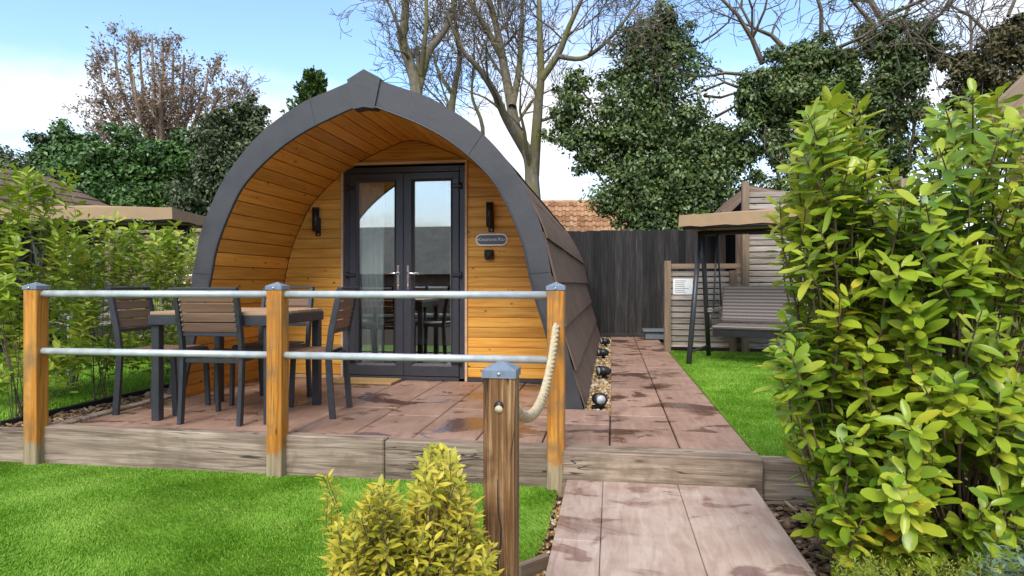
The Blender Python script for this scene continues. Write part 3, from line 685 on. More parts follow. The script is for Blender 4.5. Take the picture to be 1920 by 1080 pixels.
# rope: three strands twisted round a sagging line
A = Vector((-.300, 3.56, .69)); B = Vector((-.300, 1.87, .585)); ctl = []
for i in range(121):
    t = i/120; p = A.lerp(B, t); p.z -= 4*.20*t*(1-t)*(1+.35*(t-.5)); p.x += .012*math.sin(t*3.1); ctl.append(p)
paths = []
for s in range(3):
    P = []
    for i, c in enumerate(ctl):
        tg = (ctl[min(i+1, 120)]-ctl[max(i-1, 0)]).normalized(); u = tg.cross(Vector((1, 0, 0))).normalized(); v = tg.cross(u); an = i*.62+s*2.094
        P.append(c+(u*math.cos(an)+v*math.sin(an))*.0105)
    paths.append((P, [.0108]*len(P)))
V, F = tubes(paths, 8, True); tag(obj('rope', mesh('rope', V, F, True), MAT['rope']), 'thick twisted hemp rope sagging between the two posts', 'rope')

# ------------------------------------------------------------------ table and chairs
tb = thing('dining_table', (-2.62, 4.32, 0), 0, 'square patio table with tan slatted top and charcoal legs', 'table')
hx_, hy_ = .435, .40
for i in range(8):
    y0 = -hy_+i*(2*hy_/8); box('top_slat', -hx_+.012, hx_-.012, y0+.002, y0+.098, .712, .734, MAT['tabletop'], tb, .003)
for s in (-1, 1):
    box('apron', -hx_+.0, hx_-.0, s*(hy_-.012)-.012, s*(hy_-.012)+.012, .645, .7115, MAT['alu'], tb, .003)
    box('apron', s*(hx_-.012)-.012, s*(hx_-.012)+.012, -hy_+.026, hy_-.026, .645, .7115, MAT['alu'], tb, .003)
    for q in (-1, 1): box('leg', s*(hx_-.031)-.028, s*(hx_-.031)+.028, q*(hy_-.053)-.028, q*(hy_-.053)+.028, 0, .644, MAT['alu'], tb, .004)
def make_chair():
    t = thing('patio_chair')
    hw = .205
    for s in (-1, 1):
        tube_pts = [(s*hw, -.235, 0), (s*hw, -.215, .25), (s*hw, -.205, .43), (s*hw, -.225, .60), (s*hw, -.285, .885)]
        for (a_, b_) in zip(tube_pts, tube_pts[1:]): pass
        V = []; F = []
        for k, (x, y, z_) in enumerate(tube_pts):
            for dx, dy in ((-.013, -.020), (.013, -.020), (.013, .020), (-.013, .020)): V.append((x+dx, y+dy, z_))
        for k in range(len(tube_pts)-1):
            for i in range(4): F.append((k*4+i, k*4+(i+1) % 4, k*4+4+(i+1) % 4, k*4+4+i))
        F += [(3, 2, 1, 0), tuple(range(16, 20))]
        obj('rear_leg', mesh('rear_leg', V, F), MAT['alu'], t)
        bar('front_leg', (s*hw, .205, 0), (s*hw, .185, .43), .026, .036, MAT['alu'], t)
        bar('side_rail', (s*hw, -.19, .425), (s*hw, .17, .437), .022, .034, MAT['alu'], t)
    bar('seat_rail', (-hw, .19, .432), (hw, .19, .432), .03, .034, MAT['alu'], t); bar('seat_rail', (-hw, -.195, .415), (hw, -.195, .415), .024, .03, MAT['alu'], t)
    for i in range(4):
        y = -.145+i*.09; box('seat_slat', -hw+.015, hw-.015, y-.041, y+.041, .447-.006*math.sin((i+.5)/4*3.14), .461-.006*math.sin((i+.5)/4*3.14), MAT['composite'], t, .004)
    sl = (.885-.60)/(-.285+.225)
    def yb(z_): return -.225-(z_-.60)*.2105
    for i in range(4):
        z_ = .635+i*.066; o = box('back_slat', -hw+.013, hw-.013, yb(z_)-.008, yb(z_)+.008, z_-.030, z_+.030, MAT['composite'], t, .003); o.rotation_euler = (R(11.9), 0, 0)
    bar('back_rail', (-hw, yb(.59), .59), (hw, yb(.59), .59), .020, .026, MAT['alu'], t); bar('back_rail', (-hw-.013, yb(.888), .888), (hw+.013, yb(.888), .888), .038, .018, MAT['alu'], t)
    P = []
    for s in (-1, 1):
        for i in range(8):
            z_ = .618+i*.033; P.append(([Vector((s*(hw-.022), yb(z_)-.009, z_)), Vector((s*(hw-.022), yb(z_)-.014, z_))], [.0055, .0055]))
    V, F = tubes(P, 6, True); o = obj('rivets', mesh('rivets', V, F), MAT['chrome'], t); o['kind'] = 'stuff'
    return t
ch = make_chair()
for i, (x, y, a_, lab) in enumerate(((-2.59, 4.12, 2, 'patio chair with its slatted back toward the railing'), (-3.215, 4.31, -86, 'patio chair at the left end of the table by the hedge'), (-2.135, 4.37, 97, 'patio chair at the right of the table nearest the glass doors'), (-2.63, 4.74, 180, 'patio chair behind the table facing the railing'))):
    c = ch if i == 0 else copy_tree(ch)
    c.location = (x, y, 0); c.rotation_euler = (0, 0, R(a_)); tag(c, lab, 'chair', 'patio chairs round the table')

# ------------------------------------------------------------------ fences
fn = thing('board_fence', (.8, 11.62, -.04), 0, 'tall black vertical board fence behind the pod', 'fence')
rf = random.Random(5); x = -2.2
while x < 5.5:
    wdt = .122; o = obj('board', boxmesh(1.86, wdt+.012, .018, .003), MAT['darkfence'], fn, (x-.8, rf.uniform(-.004, .004), .04+.925+rf.uniform(-.012, .012)), (R(90)+R(rf.uniform(5, 8)), R(-90), 0)); 
    o.rotation_euler = (Matrix.Rotation(R(rf.uniform(5, 8)), 4, 'Z') @ Matrix(((0, 1, 0, 0), (0, 0, -1, 0), (-1, 0, 0, 0), (0, 0, 0, 1)))).to_euler(); x += wdt
box('gravel_board', -3.1, 4.8, -.03, .02, -.02, .085, MAT['darkfence'], fn)
for z_ in (.35, 1.5): box('back_rail', -3.1, 4.8, .03, .07, z_, z_+.07, MAT['darkfence'], fn)
def slat_fence(name, x0, x1, y, z0, z1, pitch, sh, label, posts, topcap=True, mat='slat', seed=1, loc=None):
    t = thing(name, (x0, y, z0), 0, label, 'fence'); r_ = random.Random(seed)
    zz = z0+.06
    while zz+sh < z1-.02:
        o = box('slat', .0, x1-x0, .0, .02, zz-z0, zz-z0+sh, MAT[mat], t, .003); o.location.y += r_.uniform(-.003, .003); o.rotation_euler.y = R(r_.uniform(-.12, .12)); zz += pitch
    for (px_, h) in posts: vpost('post', px_, y-.055, z0-.02, h, .09, MAT['slatpost'], t, x0, y, z0, .005)
    if topcap: box('top_rail', .0, x1-x0, -.012, .045, z1-z0-.01, z1-z0+.06, MAT['slatpost'], t, .004)
    return t
slat_fence('slatted_screen', .73, 1.80, 9.40, -.03, 1.14, .083, .066, 'low weathered slatted screen beside the swing seat', [(.775, 1.24), (1.66, 1.10)], seed=2)
slat_fence('slatted_screen', 1.80, 3.9, 9.30, -.03, 2.27, .083, .070, 'tall weathered slatted screen behind the swing seat', [(1.80, 2.31), (3.8, 2.3)], False, seed=3)
def notice(x, y, z_, w_, h_, label):
    t = thing('notice', (x, y, z_), 0, label, 'notice'); box('sheet', -w_/2, w_/2, -.003, 0, -h_/2, h_/2, MAT['paper'], t, 0)
    r_ = random.Random(int(x*100))
    for i in range(7): L = w_*r_.uniform(.4, .78); box('text_line', -w_*.4, -w_*.4+L, -.0045, -.0032, h_*(.36-.12*i)-.003, h_*(.36-.12*i)+.004, MAT['boxgrey'], t, 0)
notice(.99, 9.392, .88, .27, .22, 'white paper notice pinned to the low slatted screen')
ub = thing('utility_box', (.70, 11.1, 0), 0, 'small grey plastic utility box on the path by the black fence', 'box')
box('body', -.15, .16, -.16, .16, 0, .12, MAT['boxgrey'], ub, .01); box('lid', -.19, .20, -.20, .20, .121, .165, MAT['boxgrey'], ub, .01)
# ground spotlights
def spot(x, y, rz, label):
    t = thing('ground_spotlight', (x, y, -.02), R(rz), label, 'spotlight', 'spotlights in the gravel strip')
    tube('body', [(0, .06, .06), (0, .02, .07), (0, -.055, .075)], [.030, .045, .050], MAT['black'], t, 16); tube('bezel', [(0, -.055, .075), (0, -.068, .076)], [.053, .05], MAT['black'], t, 18)
    tube('lens', [(0, -.066, .076), (0, -.0705, .076)], .034, MAT['lens'], t, 16); tube('spike', [(0, .0, -.05), (0, .0, .06)], .010, MAT['black'], t, 8)
    box('bracket', -.05, .05, -.006, .006, -.005, .03, MAT['black'], t, .003)
spot(-.10, 4.95, 20, 'black ground spotlight nearest the arch foot'); spot(-.07, 6.55, -60, 'black ground spotlight second from the arch foot'); spot(-.10, 8.3, -70, 'black ground spotlight third from the arch foot'); spot(-.09, 9.9, -70, 'black ground spotlight farthest back by the black fence')

# ------------------------------------------------------------------ swing seats
def swing(loc, rz, label, sc=1):
    t = thing('swing_seat', loc, rz, label, 'swing seat', 'swing seats with beige canopies'); t.scale = (sc, sc, sc)
    for s in (-1, 1):
        tube('leg', [(s*.95, -.52, 0), (s*.93, -.06, 1.56)], .030, MAT['alu'], t, 10); tube('leg', [(s*.95, .50, 0), (s*.93, .06, 1.56)], .030, MAT['alu'], t, 10)
        tube('foot_brace', [(s*.95, -.48, .14), (s*.95, .46, .14)], .014, MAT['alu'], t, 8)
        tube('hanger', [(s*.74, .0, 1.55), (s*.74, -.20, .62)], .011, MAT['alu'], t, 8); tube('hanger', [(s*.74, .02, 1.55), (s*.74, .24, .66)], .011, MAT['alu'], t, 8)
        box('armrest', s*.765-.03, s*.765+.03, -.28, .25, .60, .65, MAT['wicker'], t, .01)
        tube('arm_support', [(s*.765, -.24, .42), (s*.765, -.24, .61)], .014, MAT['alu'], t, 8)
    tube('top_beam', [(-.97, 0, 1.56), (.97, 0, 1.56)], .030, MAT['alu'], t, 10)
    # canopy: shallow crowned cloth with a valance, closed underneath
    nx, ny = 16, 10; V = []; F = []
    for lay in (0, 1):
        for j in range(ny+1):
            for i in range(nx+1):
                u, v = 2*i/nx-1, 2*j/ny-1; ed = max(abs(u), abs(v))
                h = 1.735+.075*(1-abs(u)**2.5)*(1-abs(v)**2)-.012*abs(math.sin(u*math.pi*1.5))*(1-v*v) if lay == 0 else 1.60+.008*math.sin(i*2.1+j*1.7)*(ed > .99)+.05*(ed < .99)
                V.append((u*1.05*(1 if lay else .992), v*.60*(1 if lay else .988), h))
    n1 = (nx+1)*(ny+1); g = lambda i, j: j*(nx+1)+i
    for j in range(ny):
        for i in range(nx): q = (g(i, j), g(i+1, j), g(i+1, j+1), g(i, j+1)); F.append(q); F.append(tuple(n1+k for k in q[::-1]))
    for i in range(nx): F.append((g(i, 0), n1+g(i, 0), n1+g(i+1, 0), g(i+1, 0))); F.append((g(i, ny), g(i+1, ny), n1+g(i+1, ny), n1+g(i, ny)))
    for j in range(ny): F.append((g(0, j), g(0, j+1), n1+g(0, j+1), n1+g(0, j))); F.append((g(nx, j), n1+g(nx, j), n1+g(nx, j+1), g(nx, j+1)))
    me = mesh('canopy', V, F); me.polygons.foreach_set('use_smooth', [k < 2*nx*ny and k % 2 == 0 for k in range(len(F))]); obj('canopy', me, MAT['beige'], t)
    for s in (-1, 1): tube('canopy_bar', [(s*.93, -.55, 1.61), (s*.93, .55, 1.61)], .012, MAT['alu'], t, 8)
    tube('canopy_bar', [(-1.0, -.575, 1.585), (1.0, -.575, 1.585)], .018, MAT['black'], t, 8)
    # seat and back: rows of woven panels
    box('seat', -.74, .74, -.30, .22, .40, .455, MAT['wicker'], t, .02); box('seat_apron', -.73, .73, -.285, -.25, .32, .398, MAT['black'], t, .004)
    o = box('backrest', -.74, .74, .20, .245, .46, .92, MAT['wicker'], t, .02); o.rotation_euler = (R(-14), 0, 0); o.location.y += .05
    return t
swing((1.96, 7.94, -.02), R(-20.8), 'woven swing seat with beige canopy on the upper right lawn')
swing((-6.2, 7.25, -.02), R(10), 'swing seat with beige canopy half hidden behind the left hedge', 1.05)

# ------------------------------------------------------------------ neighbours: hut, left screen, shelters, tiled house, houses behind
hut = thing('hut', (-10.1, 8.6, 0), 0, 'low hut with brown shingle roof beyond the left hedge', 'hut')
prism('wall', [(-1.7, -.04), (1.7, -.04), (1.7, 2.0), (0, 2.75), (-1.7, 2.0)], -1.6, 1.6, MAT['darkfence'], hut)
for s in (-1, 1):
    for j in range(6):
        f0, f1 = j/6, (j+1)/6+.02; xa, za = 2.0-2.0*f0, 1.93+.92*f0; xb, zb = 2.0-2.0*min(f1, 1), 1.93+.92*min(f1, 1)
        prism('roof_course', [(s*xa, za+.03), (s*xb, zb+.005), (s*xb, zb-.03), (s*xa, za-.005)], -1.85, 1.85, MAT['shingle'], hut)
slat_fence('slatted_screen', -9.5, -3.9, 9.45, -.03, 1.75, .13, .11, 'dark weathered slatted screen behind the left swing seat', [(-8, 1.8), (-6, 1.8), (-4, 1.8)], True, 'shelter', seed=5)
notice(-5.62, 9.36, 1.0, .22, .26, 'small white notice seen through the left hedge')
tube('marker_pole', [(-5.0, 5.4, -.04), (-5.0, 5.4, 1.25)], .035, MAT['galv'], None, 10); tag(bpy.data.objects['marker_pole'], 'pale grey metal pole standing inside the left hedge', 'pole'); bpy.data.objects['marker_pole'].name = 'metal_pole'
# lean-to roof behind the tall screen
ln = thing('timber_shelter', (2.58, 10.2, .22), 0, 'timber shelter with sloping roof behind the tall slatted screen', 'shelter')
bar('barge_board', (-1.0, -.55, 1.70), (-.66, -.55, 2.03), .03, .11, MAT['shelter'], ln); bar('barge_board', (-.66, -.55, 2.03), (1.4, -.55, 1.62), .03, .11, MAT['shelter'], ln)
prism('roof', [(-1.04, 1.70), (-.66, 2.06), (1.46, 1.64), (1.46, 1.68), (-.66, 2.10), (-1.04, 1.74)], -.56, 1.2, MAT['shingle'], ln)
for x in (-.75, 1.15): vpost('post', x, -.40, -.26, 1.60, .10, MAT['shelter'], ln); vpost('post', x, 1.1, -.26, 1.60, .10, MAT['shelter'], ln)
prism('gable_panel', [(-.95, 1.60), (1.25, 1.50), (1.25, 1.62), (-.66, 2.0), (-.95, 1.72)], -.42, -.40, MAT['darkfence'], ln)
# gabled timber frame at the right edge
sh = thing('gable_frame', (3.02, 3.80, LZ), 0, 'weathered gabled timber frame at the right picture edge behind the laurel', 'timber frame')
for x in (-.86, .86): vpost('post', x, 0, -.05, 1.95, .11, MAT['slatpost'], sh)
bar('barge_board', (-1.06, -.09, 1.93), (.0, -.09, 3.0), .035, .20, MAT['slatpost'], sh); bar('barge_board', (.0, -.092, 3.0), (1.06, -.092, 1.93), .035, .20, MAT['slatpost'], sh)
bar('rafter', (-.98, .02, 1.98), (.0, .02, 2.96), .09, .09, MAT['shelter'], sh); bar('rafter', (.0, .021, 2.96), (.98, .021, 1.98), .09, .09, MAT['shelter'], sh)
bar('brace', (-.82, -.01, 1.22), (-.30, -.01, 1.72), .06, .10, MAT['slatpost'], sh); box('tie_beam', -.92, .92, -.045, .045, 1.70, 1.82, MAT['slatpost'], sh)
for i in range(11): box('slat', -.80, .80, .0, .02, .05+i*.085, .12+i*.085, MAT['slat'], sh, .003)
# tiled house beyond the fence
hs = thing('tiled_house', at(1075, 400, 19.0)*1.0, R(4), 'low house with orange clay tile roof behind the black fence', 'house'); hs.location.z = 0
box('wall', -3.2, 3.2, .3, 4.6, -.1, 1.9, MAT['brick'], hs, 0)
TW, TL = .235, .30; sl = R(38)
tv = []; tf = []
prof = [(-.115, 0), (-.075, .022), (-.03, .024), (0, .006), (.04, -.008), (.09, -.006), (.128, .014)]
for y in (0, TL+.05):
    for (u, v) in prof: tv.append((u, y, v*1.5+(.034 if y == 0 else 0)))
for (u, v) in prof: tv.append((u, 0, v-.002))
n = len(prof)
for i in range(n-1): tf.append((i, i+1, n+i+1, n+i)); tf.append((i+1, i, 2*n+i, 2*n+i+1))
tme = mesh('roof_tile', tv, tf); tme.materials.append(MAT['tile'])
for r_ in range(10):
    for c_ in range(26):
        u = -3.05+c_*TW; o = obj('roof_tile', tme, None, hs, (u+random.uniform(-.006, .006), .0+r_*TL*math.cos(sl), 1.75+r_*TL*math.sin(sl)+random.uniform(-.004, .006)), (sl, 0, 0))
V = [(-3.2, -.02, 1.71), (3.2, -.02, 1.71), (3.2, 2.42, 3.615), (-3.2, 2.42, 3.615), (-3.2, 4.8, 1.71), (3.2, 4.8, 1.71)]
obj('roof_deck', mesh('roof_deck', V, [(0, 1, 2, 3), (3, 2, 5, 4), (0, 3, 4), (1, 5, 2)]), MAT['brick'], hs)
tube('ridge', [(-3.2, 2.40, 3.60), (3.2, 2.40, 3.60)], .08, MAT['tile'], hs, 10)
# row of lodges across the garden, mirrored in the door glass
for i, x in enumerate((-7.2, -1.2)):
    lg = thing('lodge', (x, -9.0, LZ), 0, ['low lodge with grey roof mirrored in the left glass door', 'low lodge with grey roof and brick chimney mirrored in the right glass door'][i], 'lodge')
    box('wall', -2.6, 2.6, -2.4, 0, 0, 1.6, MAT['shelter'], lg, 0)
    V = [(-2.9, .35, 1.45), (2.9, .35, 1.45), (2.9, -1.2, 3.15), (-2.9, -1.2, 3.15), (-2.9, -2.75, 1.45), (2.9, -2.75, 1.45)]
    obj('roof', mesh('roof', V, [(0, 1, 2, 3), (3, 2, 5, 4), (0, 3, 4), (1, 5, 2)]), MAT['lodgeroof'], lg)
    box('window', -1.4, -.4, .0, .03, .6, 1.3, MAT['black'], lg, 0)
    if i: box('chimney', 1.0, 1.5, -1.1, -.6, 2.4, 3.25, MAT['brick'], lg, 0)

# ------------------------------------------------------------------ vegetation builders
def leaf_template(kind):
    if kind[:6] == 'laurel':
        k = int(kind[6:] or 0); ts = [0, .18, .42, .68, .88, 1]; ws = [.03, .14, .205, .215, .14, 0.0]
        wk, dr, fo, tw = [(1, .16, .30, 0), (.82, .34, .55, .10), (1.12, .05, .12, -.12), (.9, -.10, .42, .16)][k]
        V = []; F = []
        for t, w_ in zip(ts, ws):
            w_ *= wk; z_ = -dr*t*t+.03*math.sin(t*5+k); y_ = tw*t*t; V += [(t, y_-w_, z_+fo*w_+.02*math.sin(t*9+k)), (t, y_, z_), (t, y_+w_, z_+fo*w_*(1-.5*(k == 2)))]
        for i in range(len(ts)-1):
            a_ = i*3; F += [(a_, a_+3, a_+4), (a_, a_+4, a_+1), (a_+1, a_+4, a_+5), (a_+1, a_+5, a_+2)]
    elif kind == 'small':
        ts = [0, .38, .72, 1]; ws = [.03, .19, .14, 0]; V = []; F = []
        for t, w_ in zip(ts, ws):
            z_ = -.10*t*t; V += [(t, -w_, z_+.35*w_), (t, 0, z_), (t, w_, z_+.35*w_)]
        for i in range(len(ts)-1):
            a_ = i*3; F += [(a_, a_+3, a_+4), (a_, a_+4, a_+1), (a_+1, a_+4, a_+5), (a_+1, a_+5, a_+2)]
    elif kind == 'far':
        V = [(0, 0, 0), (.45, -.29, .10), (1, 0, -.08), (.5, .31, .08)]; F = [(0, 1, 2), (0, 2, 3)]
    else:
        V = [(0, 0, 0), (.5, -.15, .03), (1, 0, -.02), (.5, .15, .03)]; F = [(0, 1, 2), (0, 2, 3)]
    return np.array(V), np.array(F)
LT = {k: leaf_template(k) for k in ('laurel', 'laurel1', 'laurel2', 'laurel3', 'small', 'far', 'needle')}
def frames(D, Nn):
    D = D/np.maximum(np.linalg.norm(D, axis=1, keepdims=True), 1e-9); Y = np.cross(Nn, D); l = np.linalg.norm(Y, axis=1, keepdims=True)
    Y = np.where(l < 1e-4, np.array([[1., 0, 0]]), Y/np.maximum(l, 1e-9)); Z = np.cross(D, Y); return D, Y, Z
def leaves_mesh(name, kind, P, D, Nn, S, smooth=False, kinds=None):
    tv, tf = LT[kind]; X, Y, Z = frames(D, Nn)
    if kinds and len(kinds) > 1:
        tva = np.stack([LT[k][0] for k in kinds])[np.arange(len(P)) % len(kinds)]
        V = P[:, None]+S[:, None, None]*(tva[:, :, 0, None]*X[:, None]+tva[:, :, 1, None]*Y[:, None]+tva[:, :, 2, None]*Z[:, None])
        T = (tf[None]+(np.arange(len(P))*len(tv))[:, None, None]).reshape(-1, 3)
        return npmesh(name, V.reshape(-1, 3), T, smooth)
    V = P[:, None]+S[:, None, None]*(tv[None, :, 0, None]*X[:, None]+tv[None, :, 1, None]*Y[:, None]+tv[None, :, 2, None]*Z[:, None])
    T = (tf[None]+(np.arange(len(P))*len(tv))[:, None, None]).reshape(-1, 3)
    return npmesh(name, V.reshape(-1, 3), T, smooth)
def leaf_parts(parent, kind, mat, P, D, Nn, S, nmax):
    """the largest-looking leaves as objects that share one mesh, the rest as one piece"""
    Zd = P[:, 1]*CS-P[:, 0]*SN; u = (P[:, 0]*CS+P[:, 1]*SN)/Zd; v = (P[:, 2]-EYE)/Zd
    score = S/Zd-10*((np.abs(u) > .80) | (np.abs(v) > .44)); idx = np.argsort(-score); top, rest = idx[:nmax], idx[nmax:]
    kinds = [kind+x for x in ('', '1', '2', '3')] if kind == 'laurel' else [kind]; mes = []
    for kd in kinds: me = npmesh('leaf', *LT[kd], True); me.materials.append(mat); mes.append(me)
    X, Y, Z = frames(D, Nn); org = np.array(parent.location)
    for i in top:
        o = bpy.data.objects.new('leaf', mes[i % len(mes)]); COL.objects.link(o); o.parent = parent
        Mx = Matrix((X[i]*S[i], Y[i]*S[i], Z[i]*S[i])).transposed().to_4x4(); Mx.translation = Vector(P[i]-org); o.matrix_local = Mx
    if len(rest):
        o = obj('foliage', leaves_mesh('foliage', kinds[0], P[rest]-org, D[rest], Nn[rest], S[rest], True, kinds), mat, parent); o['kind'] = 'stuff'
def shoot_leaves(tip, base_dir, length, n, size, r, up=.55, whorl=2.4, spread=1.0):
    """leaves in a spiral along the end of a shoot"""
    P, D, Nn, S = [], [], [], []
    ax = Vector(base_dir).normalized(); u = ax.cross(Vector((.31, .2, .93)) if abs(ax.z) < .9 else Vector((1, 0, 0))).normalized(); v = ax.cross(u); a0 = r.uniform(0, 6.28)
    for i in range(n):
        t = (i+.5)/n; an = a0+i*whorl+r.uniform(-.3, .3); rad = u*math.cos(an)+v*math.sin(an)
        p = tip-ax*length*(1-t)+rad*.004; k = up*(.35+.9*t)
        d = rad*spread+ax*k+Vector((0, 0, r.uniform(-.25, .15))); d.normalize()
        nn = ax*1.0-rad*k*.6+Vector((r.uniform(-.35, .35), r.uniform(-.35, .35), .25+r.uniform(-.2, .2)))
        P.append(p); D.append(d); Nn.append(nn.normalized()); S.append(size*r.uniform(.55, 1.22)*(1 if t < .85 else .72))
    return P, D, Nn, S
def shrub(name, base, tips, label, cat, leafkind, mat, size, nper, length, nparts, seed, stemmat='stem', srad=.008, group=None, up=.55, whorl=2.4, crown_c=None, trunk_n=0):
    t = thing(name, base, 0, label, cat, group); r = random.Random(seed); A = [[], [], [], []]; paths = []
    base = Vector(base)
    for tip in tips:
        c = crown_c or Vector((base.x, base.y, tip.z-.3)); out = Vector((tip.x-c.x, tip.y-c.y, 0)); 
        d = Vector((out.x*.9+r.uniform(-.3, .3), out.y*.9+r.uniform(-.3, .3), .75+r.uniform(-.2, .3))).normalized(); ln_ = length*r.uniform(.7, 1.25)
        for L, x_ in zip(A, shoot_leaves(tip, d, ln_, max(3, int(nper*r.uniform(.7, 1.2))), size, r, up, whorl)): L += x_
        j = tip-d*ln_*1.05; b0 = base+Vector((r.uniform(-.06, .06), r.uniform(-.06, .06), -.03)); mid = b0.lerp(j, .55)+Vector((0, 0, -.05))
        mid.x = base.x+(j.x-base.x)*.40; mid.y = base.y+(j.y-base.y)*.40
        if r.random() < .13: paths.append(([b0-base, mid-base, j-base, tip-base], [srad*1.3, srad, srad*.55, srad*.3]))
        else: k_ = j.lerp(mid, r.uniform(.15, .4)); paths.append(([k_-base, j-base, tip-base], [srad*.5, srad*.5, srad*.3]))
    V, F = tubes(paths, 5); obj('stems', mesh('stems', V, F, True), MAT[stemmat], t)
    P, D, Nn, S = (np.array([tuple(q) for q in L]) if k < 3 else np.array(L) for k, L in enumerate(A))
    leaf_parts(t, leafkind, MAT[mat], P, D, Nn, S, nparts); return t
def interp(tab, x):
    xs, ys = zip(*tab); return float(np.interp(x, xs, ys))

# ------------------------------------------------------------------ big laurels at the right
rL = random.Random(17)
topA = [(1452, 420), (1470, 300), (1495, 215), (1530, 170), (1580, 130), (1620, 185), (1660, 300), (1720, 350)]
tipsA = []
while len(tipsA) < 360:
    px = rL.uniform(1454, 1720); t0 = interp(topA, px)+12; py = t0+(1010-t0)*rL.random()**1.1; Z = rL.uniform(2.0, 2.75)
    if px < 1500+(py-820)*.5: continue
    if px < 1485 and rL.random() < .4: continue
    tipsA.append(at(px, py, Z))
topB = [(1660, 400), (1720, 330), (1750, 185), (1800, 150), (1860, 150), (1920, 175), (2020, 240)]
tipsB = []
while len(tipsB) < 350:
    px = rL.uniform(1670, 2020); t0 = interp(topB, px)+15; py = t0+(1010-t0)*rL.random()**1.1; Z = rL.uniform(1.85, 2.8)
    if 1748 < px < 1815 and 490 < py < 680 and Z < 2.32: continue
    tipsB.append(at(px, py, Z))
bA = at(1590, 1000, 2.45); bA.z = LZ-.02; bB = at(1800, 1000, 2.5); bB.z = LZ-.02
shrub('laurel_shrub', bA, tipsA, 'tall glossy green laurel beside the path, nearest the swing seat', 'shrub', 'laurel', 'laurel', .080, 17, .20, 300, 3, srad=.006, group='laurels right of the path')
shrub('laurel_shrub', bB, tipsB, 'tall glossy green laurel at the right edge before the shelter', 'shrub', 'laurel', 'laurel', .080, 17, .20, 300, 4, srad=.006, group='laurels right of the path')
lb = [o for o in bpy.data.objects if o.name.startswith('laurel_shrub')][-1]
bo = Vector(lb.location); tr_ = [at(1772, 1010, 2.42), at(1776, 820, 2.40), at(1776, 620, 2.33), at(1772, 520, 2.30), at(1745, 440, 2.35)]; tr2 = [at(1776, 600, 2.33), at(1825, 545, 2.28), at(1870, 470, 2.3)]; tr3 = [at(1778, 650, 2.33), at(1830, 625, 2.2), at(1870, 600, 2.2)]; tr4 = [at(1774, 540, 2.31), at(1735, 480, 2.36), at(1700, 450, 2.45)]
V, F = tubes([([p-bo for p in tr_], [.020, .017, .015, .012, .006]), ([p-bo for p in tr2], [.010, .008, .005]), ([p-bo for p in tr3], [.007, .006, .004]), ([p-bo for p in tr4], [.008, .007, .004])], 8)
obj('trunk', mesh('trunk', V, F, True), MAT['stem'], lb)
for k, (x, y) in enumerate(((-3.4, -4.6), (-2.0, -4.9), (-.7, -4.5))):
    tips = [Vector((x+rL.gauss(0, .34), y+rL.gauss(0, .34), rL.uniform(.1, .95))) for _ in range(80)]
    shrub('clipped_shrub', (x, y, LZ), tips, ['round green shrub mirrored in the left glass door', 'round green shrub mirrored where the two doors meet', 'round green shrub mirrored in the right glass door'][k], 'shrub', 'laurel', 'laureldark', .07, 14, .2, 0, 90+k, srad=.004)
# low plants at the foot
tips = [at(rL.uniform(1560, 1850), rL.uniform(1030, 1120), rL.uniform(1.75, 2.1)) for _ in range(170)]
b_ = at(1700, 1090, 1.9); b_.z = LZ
shrub('hebe_plant', b_, tips, 'low fine leaved lime green plant under the laurels', 'plant', 'small', 'lime', .014, 22, .09, 120, 6, 'greenstem', .0015, up=.8)
tips = [at(rL.uniform(1835, 1960), rL.uniform(1000, 1110), rL.uniform(1.55, 1.85)) for _ in range(45)]
b_ = at(1890, 1100, 1.7); b_.z = LZ
shrub('euonymus_plant', b_, tips, 'small blue green leafy plant in the bottom right corner', 'plant', 'small', 'blue', .034, 9, .10, 120, 7, 'greenstem', .002)
# golden bush
topG = [(600, 1000), (640, 965), (680, 930), (705, 885), (728, 880), (745, 940), (768, 950), (785, 860), (812, 818), (840, 822), (862, 850), (880, 905), (900, 950), (920, 985), (940, 1010)]
tipsG = []
while len(tipsG) < 800:
    px = rL.uniform(628, 925); t0 = interp(topG, px)+14; py = t0+(1130-t0)*rL.random(); Z = rL.uniform(1.40, 1.95)
    if px > 885 and (Z > 1.70 or rL.random() < .5): continue
    tipsG.append(at(px, py, Z))
tipsG += [at(610, 888, 1.62), at(606, 893, 1.62), at(615, 930, 1.6), at(622, 945, 1.6), at(630, 965, 1.6), at(640, 985, 1.6)]
bG = at(790, 1100, 1.66); bG.z = LZ-.02
shrub('golden_shrub', bG, tipsG, 'small golden yellow leaved shrub in front of the rope post', 'shrub', 'small', 'golden', .033, 15, .085, 300, 8, 'stem', .0022, up=.75, whorl=1.75)
# young laurels of the left hedge
rH = random.Random(23)
hedge = [((-4.02, 3.92), 1.74, 105, 'young laurel behind the left railing post, tallest of the hedge'), ((-4.10, 4.72), 1.50, 88, 'young laurel second from the left railing post in the hedge'), ((-4.12, 5.45), 1.48, 74, 'young laurel nearest the left foot of the pod'), ((-4.75, 4.25), 1.62, 86, 'young laurel at the left picture edge of the hedge'), ((-4.5, 6.1), 1.60, 60, 'young laurel at the back of the hedge half behind the pod'), ((-4.7, 5.1), 1.30, 58, 'young laurel in the middle of the hedge by the pale pole')]
for i, ((x, y), h, n, lab) in enumerate(hedge):
    tips = []
    for _ in range(n):
        t = rH.random(); z_ = .25+(h-.25)*t**.75; rr = (.42*(1-.25*t))*math.sqrt(rH.random()); an = rH.uniform(0, 6.28)
        tips.append(Vector((x+rr*math.cos(an), y+rr*math.sin(an), z_)))
    shrub('young_laurel', (x, y, -.05), tips, lab, 'shrub', 'laurel', 'hedgeleaf', .095, 15, .24, 40, 50+i, 'stem', .0028, 'young laurels of the left hedge')

